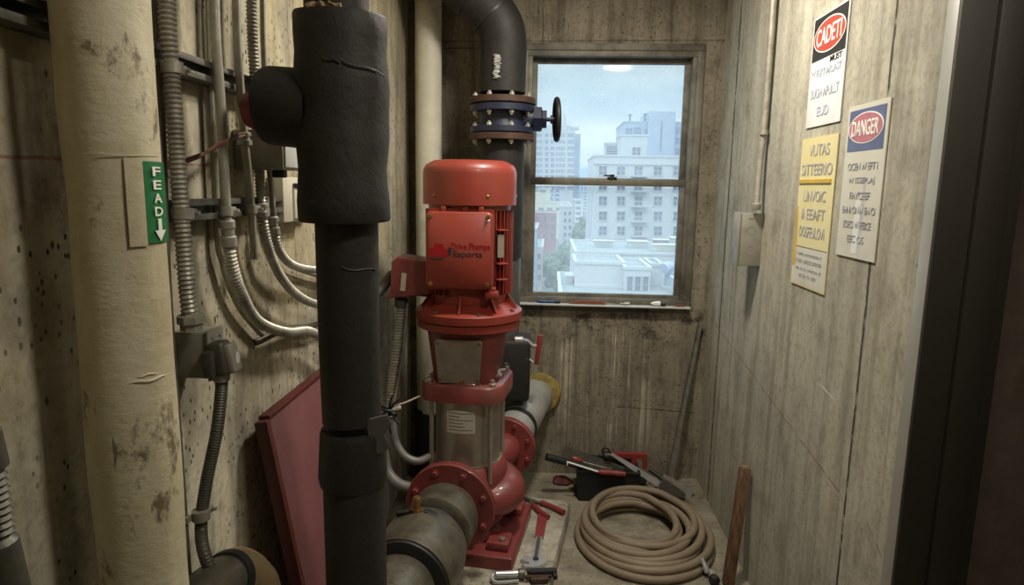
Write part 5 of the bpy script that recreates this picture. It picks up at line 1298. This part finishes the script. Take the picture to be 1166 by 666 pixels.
# glass tower on the left
TY = 560
t_, x0, x1, z1 = bld('glass_tower', 'tall pale office tower with a grid of blue windows behind the handwheel', 590, 655, 148, TY, 40, M['bwhite'])
tr_ = [154, 161.5, 169, 175.5, 182, 188.5, 195, 201.5, 214]
windows(t_, TY, [(c, r) for r in tr_ for c in (597, 612, 638)], 11, 4.2, M['btow'], mull=3)
windows(t_, TY, [(c, r) for r in tr_ for c in (622.5, 629)], 4, 4.2, M['btow'])
windows(t_, TY, [(650, r) for r in tr_], 7.5, 4.2, M['btow'], mull=2)
a, c = at(655, 152, Y=TY+6), at(661.5, 152, Y=TY+6)
b = MB(); b.box(((a.x+c.x)/2, TY+26, (GZ+a.z)/2), (c.x-a.x, 34, a.z-GZ)); b.build('side_wing', M['bblue'], t_, smooth=False)
b = MB(); a, c = at(606, 143, Y=TY+8), at(650, 143, Y=TY+8); b.box(((a.x+c.x)/2, TY+22, a.z-2), (c.x-a.x, 20, 6)); b.cyl((at(652, 146, Y=TY+8).x, TY+20, a.z-2), (at(652, 146, Y=TY+8).x, TY+20, a.z+.2), 6, n=20); b.build('crown', M['bwhite'], t_, smooth=False)
b = MB(); p = at(643, 130, Y=TY+9); b.cyl((p.x, TY+9, z1), (p.x, TY+9, p.z), 1.9, 1., 12); b.build('mast', M['bgrey'], t_)
# cream and red houses along the street
t_, *_ = bld('red_building', 'haze-paled red brick building with small dark windows on the left of the street', 588, 634, 243, 230, 18, M['bred'])
windows(t_, 230, [(c, r) for r in (249, 259, 269) for c in (604, 612, 621, 629)], 3., 5.5, M['bglass'], M['bred'], mull=0)
t_, *_ = bld('cream_building', 'cream building with a block on its roof behind the red building', 600, 648, 231, 330, 30, M['bcream'])
windows(t_, 330, [(c, 238) for c in (606, 616, 626, 636, 643)], 6, 3.5, M['bglass'], M['bcream'], mull=1)
b = MB(); a, c = at(608.5, 220, Y=332), at(622.5, 220, Y=332); b.box(((a.x+c.x)/2, 342, a.z-3.4), (c.x-a.x, 14, 7)); b.build('roof_block', M['bcream'], t_, smooth=False)
t_, *_ = bld('street_terrace', 'pale narrow terrace flanking the left side of the street', 640, 652, 236, 260, 60, M['bgrey'])
windows(t_, 260, [(c, r) for r in (243, 251, 259, 267, 275, 283) for c in (643.5, 648.8)], 2.8, 4, M['bglass'], mull=0)
t_, *_ = bld('pink_building', 'pink stucco building with a pale flat roof at the left window edge', 596, 618, 282, 150, 22, M['bpink'], pm=M['bwhite'])
windows(t_, 150, [(c, r) for r in (292, 304, 316) for c in (606, 614)], 3.5, 6, M['bglass'], M['bpink'], mull=0)
t_, *_ = bld('blue_glass_building', 'pale blue glazed facade at the lower left corner of the window', 594, 611, 262, 120, 20, M['bblue'])
windows(t_, 120, [(c, r) for r in (268, 276, 284, 292, 300, 308, 316, 324) for c in (600.5, 607)], 4.5, 5, M['btow'], M['bwhite'], mull=0)
# far city blocks
random.seed(3)
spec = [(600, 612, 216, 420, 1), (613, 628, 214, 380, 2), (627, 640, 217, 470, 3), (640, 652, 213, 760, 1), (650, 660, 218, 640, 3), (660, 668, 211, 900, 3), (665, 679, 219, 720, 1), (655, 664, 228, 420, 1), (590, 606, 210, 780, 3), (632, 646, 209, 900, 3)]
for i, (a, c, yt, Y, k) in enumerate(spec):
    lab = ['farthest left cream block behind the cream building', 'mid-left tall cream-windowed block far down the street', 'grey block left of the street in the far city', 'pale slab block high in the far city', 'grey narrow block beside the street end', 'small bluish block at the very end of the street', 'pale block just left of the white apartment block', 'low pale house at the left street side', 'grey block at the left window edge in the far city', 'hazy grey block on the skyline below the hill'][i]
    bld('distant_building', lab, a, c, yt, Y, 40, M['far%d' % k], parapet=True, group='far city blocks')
# white rooftops in the foreground
t_, x0, x1, zrA = bld('low_white_building', 'low white building with a cluttered flat roof and brick parapet below the apartment block', 655, 800, 290, 88, 20, M['bwhite'], cat='building')
p = at(695, 284, Y=104); b = MB(); a, c = at(668, 286, Y=104), at(716, 286, Y=104); b.box(((a.x+c.x)/2, 104, a.z-.3), (c.x-a.x, .5, 1.6)); b.build('brick_parapet', M['bbrick'], t_, smooth=False)
def roofbox(name, label, px0, px1, pyt, Y, d, z0, m, cat):
    a, c = at(px0, pyt, Y=Y), at(px1, pyt, Y=Y)
    t = thing(name, label, cat, ((a.x+c.x)/2, Y+d/2, z0))
    z1 = (a.z+c.z)/2
    if z1 < z0+.3: z1 = z0+.9
    b = MB(); b.box(((a.x+c.x)/2, Y+d/2, (z0+z1)/2), (c.x-a.x, d, z1-z0), bev=.04); b.build('housing', m, t, smooth=False)
    b = MB(); b.box(((a.x+c.x)/2, Y+d/2, z1+.06), (c.x-a.x+.3, d+.3, .12), bev=.03); b.build('cap', M['bwhite'], t, smooth=False)
    b = MB(); 
    for k in range(4): b.box(((a.x+c.x)/2, Y-.02, z0+(z1-z0)*(.2+.18*k)), ((c.x-a.x)*.8, .05, .08))
    b.build('louvre', M['bgrey'], t, smooth=False)
    return t
roofbox('air_handler', 'long grey rooftop air handling unit left of centre', 676, 698, 291, 97, 2, zrA+.06, M['bgrey'], 'rooftop unit')
roofbox('air_handler', 'taller grey rooftop unit near the roof middle', 716, 738, 287, 97, 3, zrA+.06, M['bgrey'], 'rooftop unit')
roofbox('skylight', 'dark barred rooftop frame behind the right chimney', 745, 769, 284, 101, 2, zrA+.06, M['bbrick'], 'skylight')
roofbox('lift_housing', 'white rooftop housing at the right side of the low roof', 766, 778, 272, 96, 3, zrA+.06, M['bwhite'], 'rooftop housing')
roofbox('rooftop_duct', 'long cream rooftop duct on the right of the low roof', 744, 772, 293, 92, 2, zrA+.06, M['bcream'], 'duct')
t_, x0, x1, zrC = bld('flat_roof_annex', 'nearest white flat roof annex at the bottom of the window view', 640, 830, 363, 58, 29, M['bwhite'])
t2, xx0, xx1, zb_ = bld('white_roof_house', 'big plain white box-like rooftop house in front of the low roof', 655, 711, 301, 76, 8, M['bwhite'], z0=zrC+.07, cat='rooftop house')
b = MB(); a = at(655, 326, Y=75.5); b.box(((xx0+xx1)/2, 75.6, a.z), (xx1-xx0, .8, .5)); b.build('ledge', M['bwhite'], t2, smooth=False)
t2, *_ = bld('glazed_roof_extension', 'white rooftop extension with tall glazed doors', 711.5, 741, 307, 74, 9, M['bwhite'], z0=zrC+.07, cat='rooftop house')
windows(t2, 74, [(717, 324), (726, 324), (735, 324)], 6.5, 19, M['bglass'], mull=0)
t2, *_ = bld('roof_stair_house', 'small white stair house at the right of the glazed extension', 741.5, 755, 303, 78, 6, M['bgrey'], z0=zrC+.07, cat='rooftop house')
p = at(762, 330, Y=76); 
t2 = thing('vent_cowl', 'curved blue-grey rooftop vent cowl near the right window edge', 'vent', (p.x, 76, zrC+.06))
zt_c = at(760, 303, Y=76).z; b = MB(); b.tube([V((p.x, 76, zrC+.06)), V((p.x, 76, zt_c-1)), V((p.x+.1, 76, zt_c-.3)), V((p.x-.3, 75.6, zt_c)), V((p.x-.9, 75, zt_c-.2))], .62, 16); b.build('cowl', M['bblue'], t2)
b = MB(); b.lathe([(.9, 0), (.9, .3), (.65, .35)], (p.x, 76, zrC+.07), n=20); b.build('collar', M['bgrey'], t2)
roofbox('condenser_unit', 'white condenser unit at the lower right corner of the window', 768, 779, 318, 72, 2, zrC+.06, M['bwhite'], 'rooftop unit')
roofbox('roof_hatch', 'small white hatch on the annex roof at the left', 645, 652, 322, 78, 3, zrC+.06, M['bwhite'], 'hatch')
# trees
def tree(px, py, Y, r, label, seed):
    random.seed(seed); p = at(px, py, Y=Y)
    zt_t = max(p.z, GZ+r*1.4)
    t = thing('street_tree', label, 'tree', (p.x, Y, GZ), 'street trees outside')
    b = MB()
    for k in range(9):
        q = V((p.x+random.uniform(-1, 1)*r*.7, Y+random.uniform(-1, 1)*r*.7, zt_t-r*.7+random.uniform(-.6, .5)*r)); rr = r*random.uniform(.4, .6)
        res = bmesh.ops.create_icosphere(b.b, subdivisions=3, radius=rr)
        for v in res['verts']:
            n_ = v.co.normalized(); v.co = v.co*(1+.35*noise.noise(v.co*(3/r)+V((k, seed, 0)))+.22*noise.noise(v.co*(9/r))) + q
    b.build('crown', M['leaf'], t)
    b = MB(); b.cyl((p.x, Y, GZ), (p.x, Y, zt_t-r*.4), r*.1, r*.05, 8)
    b.cyl((p.x, Y, zt_t-r*1.3), (p.x+r*.4, Y, zt_t-r*.5), r*.04, n=6); b.build('trunk', M['bbrick'], t)
for i, (px, py, Y, r, lab) in enumerate([(629, 292, 190, 3.8, 'nearest broad tree beside the pink building'), (637, 288, 212, 4, 'round tree in the middle of the lower left street'), (645, 288, 232, 3.6, 'tree just left of the white roof edge'), (638, 303, 178, 3.2, 'low tree at the street corner below the others'),
                                (634, 310, 158, 2.4, 'small tree at the foot of the pink building'), (661, 262, 330, 3.8, 'dark tree half way along the street'), (663, 252, 390, 4.5, 'tree on the left pavement far along the street'), (661, 273, 285, 3., 'tree above the white parapet at the street'), (667, 247, 400, 3.5, 'farthest dark tree before the far blocks')]):
    tree(px, py, Y, r, lab, i+1)
# cars
def car(px, py, m, label, ang):
    p = at(px, py, Z=GZ+.6)
    t = thing('car', label, 'car', (p.x, p.y, GZ), 'cars parked along the street')
    t.rotation_euler = (0, 0, ang)
    b = MB(); b.prism([(-2.2, .3), (2.2, .3), (2.2, .85), (1.2, 1.0), (.7, 1.45), (-1.1, 1.45), (-1.7, 1.), (-2.2, .9)], 1.7, (0, .85, 0), (1, 0, 0), (0, 0, 1)); b.build('body', m, t, smooth=False, world=False)
    b = MB(); b.prism([(-1.5, 1.02), (1.05, 1.02), (.65, 1.38), (-1.05, 1.38)], 1.74, (0, .87, 0), (1, 0, 0), (0, 0, 1)); b.build('window', M['bglass'], t, smooth=False, world=False)
    for u in (-1.3, 1.3):
        for v_ in (-.85, .85): b = MB(); b.cyl((u, v_-.1, .33), (u, v_+.1, .33), .33, n=14); b.build('wheel', M['black2'], t, world=False)
for i, (px, py, m, lab) in enumerate([(671, 262, 'carw', 'white car parked nearest the apartment block corner'), (671, 256, 'card', 'dark car parked behind the nearest white one'), (671.5, 251, 'carw', 'second white car along the right kerb'), (672, 247, 'carw', 'third white car further up the kerb'),
                                      (669, 270, 'carw', 'white car in the traffic lane beside the trees'), (672.5, 243.5, 'card', 'farthest dark car on the street')]):
    car(px, py, M[m], lab, radians(86) if i < 6 else radians(20))
# far hills
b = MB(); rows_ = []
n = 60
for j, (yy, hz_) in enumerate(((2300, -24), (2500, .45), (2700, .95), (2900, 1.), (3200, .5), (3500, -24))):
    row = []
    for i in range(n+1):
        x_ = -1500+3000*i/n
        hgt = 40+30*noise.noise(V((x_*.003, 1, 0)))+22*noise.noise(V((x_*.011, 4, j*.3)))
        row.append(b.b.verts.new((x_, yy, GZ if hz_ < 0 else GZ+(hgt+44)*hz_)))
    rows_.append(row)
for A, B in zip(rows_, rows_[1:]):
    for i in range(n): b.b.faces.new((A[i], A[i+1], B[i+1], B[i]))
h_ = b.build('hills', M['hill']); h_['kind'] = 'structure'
# ------------------------------------------------------------------ sky, sun
W = bpy.data.worlds.new('sky'); SC.world = W; W.use_nodes = True; nt = W.node_tree; nt.nodes.clear()
def wn(t, **k):
    n_ = nt.nodes.new(t)
    for a, c in k.items(): setattr(n_, a, c)
    return n_
tc_ = wn('ShaderNodeTexCoord'); mp = wn('ShaderNodeMapping'); mp.inputs['Scale'].default_value = (1, 1, 3.2); mp.inputs['Location'].default_value = (.35, .2, .1)
nz1_ = wn('ShaderNodeTexNoise'); nz1_.inputs['Scale'].default_value = 3.2; nz1_.inputs['Detail'].default_value = 7; nz1_.inputs['Roughness'].default_value = .55
rp = wn('ShaderNodeMapRange'); rp.inputs[1].default_value = .36; rp.inputs[2].default_value = .60
mx = wn('ShaderNodeMix', data_type='RGBA'); mx.inputs[6].default_value = (.44, .60, .73, 1); mx.inputs[7].default_value = (.80, .89, .92, 1)
bg = wn('ShaderNodeBackground'); bg.inputs[1].default_value = 1.25; wo = wn('ShaderNodeOutputWorld')
L_ = nt.links.new
L_(tc_.outputs['Generated'], mp.inputs[0]); L_(mp.outputs[0], nz1_.inputs[0]); L_(nz1_.outputs[0], rp.inputs[0]); L_(rp.outputs[0], mx.inputs[0]); sx_w = wn('ShaderNodeSeparateXYZ'); L_(tc_.outputs['Generated'], sx_w.inputs[0])
mr_w = wn('ShaderNodeMapRange'); mr_w.inputs[1].default_value = .2; mr_w.inputs[2].default_value = 1.; mr_w.inputs[3].default_value = 1.2; mr_w.inputs[4].default_value = 4.5
L_(sx_w.outputs[2], mr_w.inputs[0]); L_(mr_w.outputs[0], bg.inputs[1]); L_(mx.outputs[2], bg.inputs[0]); L_(bg.outputs[0], wo.inputs[0])
sun = bpy.data.lights.new('overcast_sun', 'SUN'); sun.energy = 1.; sun.angle = radians(25); sun.color = (.96, .98, 1.)
so = bpy.data.objects.new('overcast_sun', sun); COL.objects.link(so); so.rotation_euler = V((.35, .75, -.8)).to_track_quat('-Z', 'Y').to_euler()
# ------------------------------------------------------------------ camera
cam = bpy.data.cameras.new('camera'); co = bpy.data.objects.new('camera', cam); COL.objects.link(co)
cam.sensor_width = 36.; cam.sensor_fit = 'HORIZONTAL'; cam.lens = 36*FPX/1166.; cam.clip_start = .05; cam.clip_end = 6000
co.matrix_world = Matrix.Translation(CC) @ Matrix((CR, CU, -CF)).transposed().to_4x4()
SC.camera = co
SC.view_settings.view_transform = 'Standard'; SC.view_settings.look = 'None'
SC.view_settings.exposure = 0.; SC.view_settings.gamma = 1.; SC.view_settings.use_curve_mapping = False
try:
    SC.cycles.max_bounces = 10; SC.cycles.transparent_max_bounces = 16; SC.cycles.sample_clamp_indirect = 4.
except Exception: pass
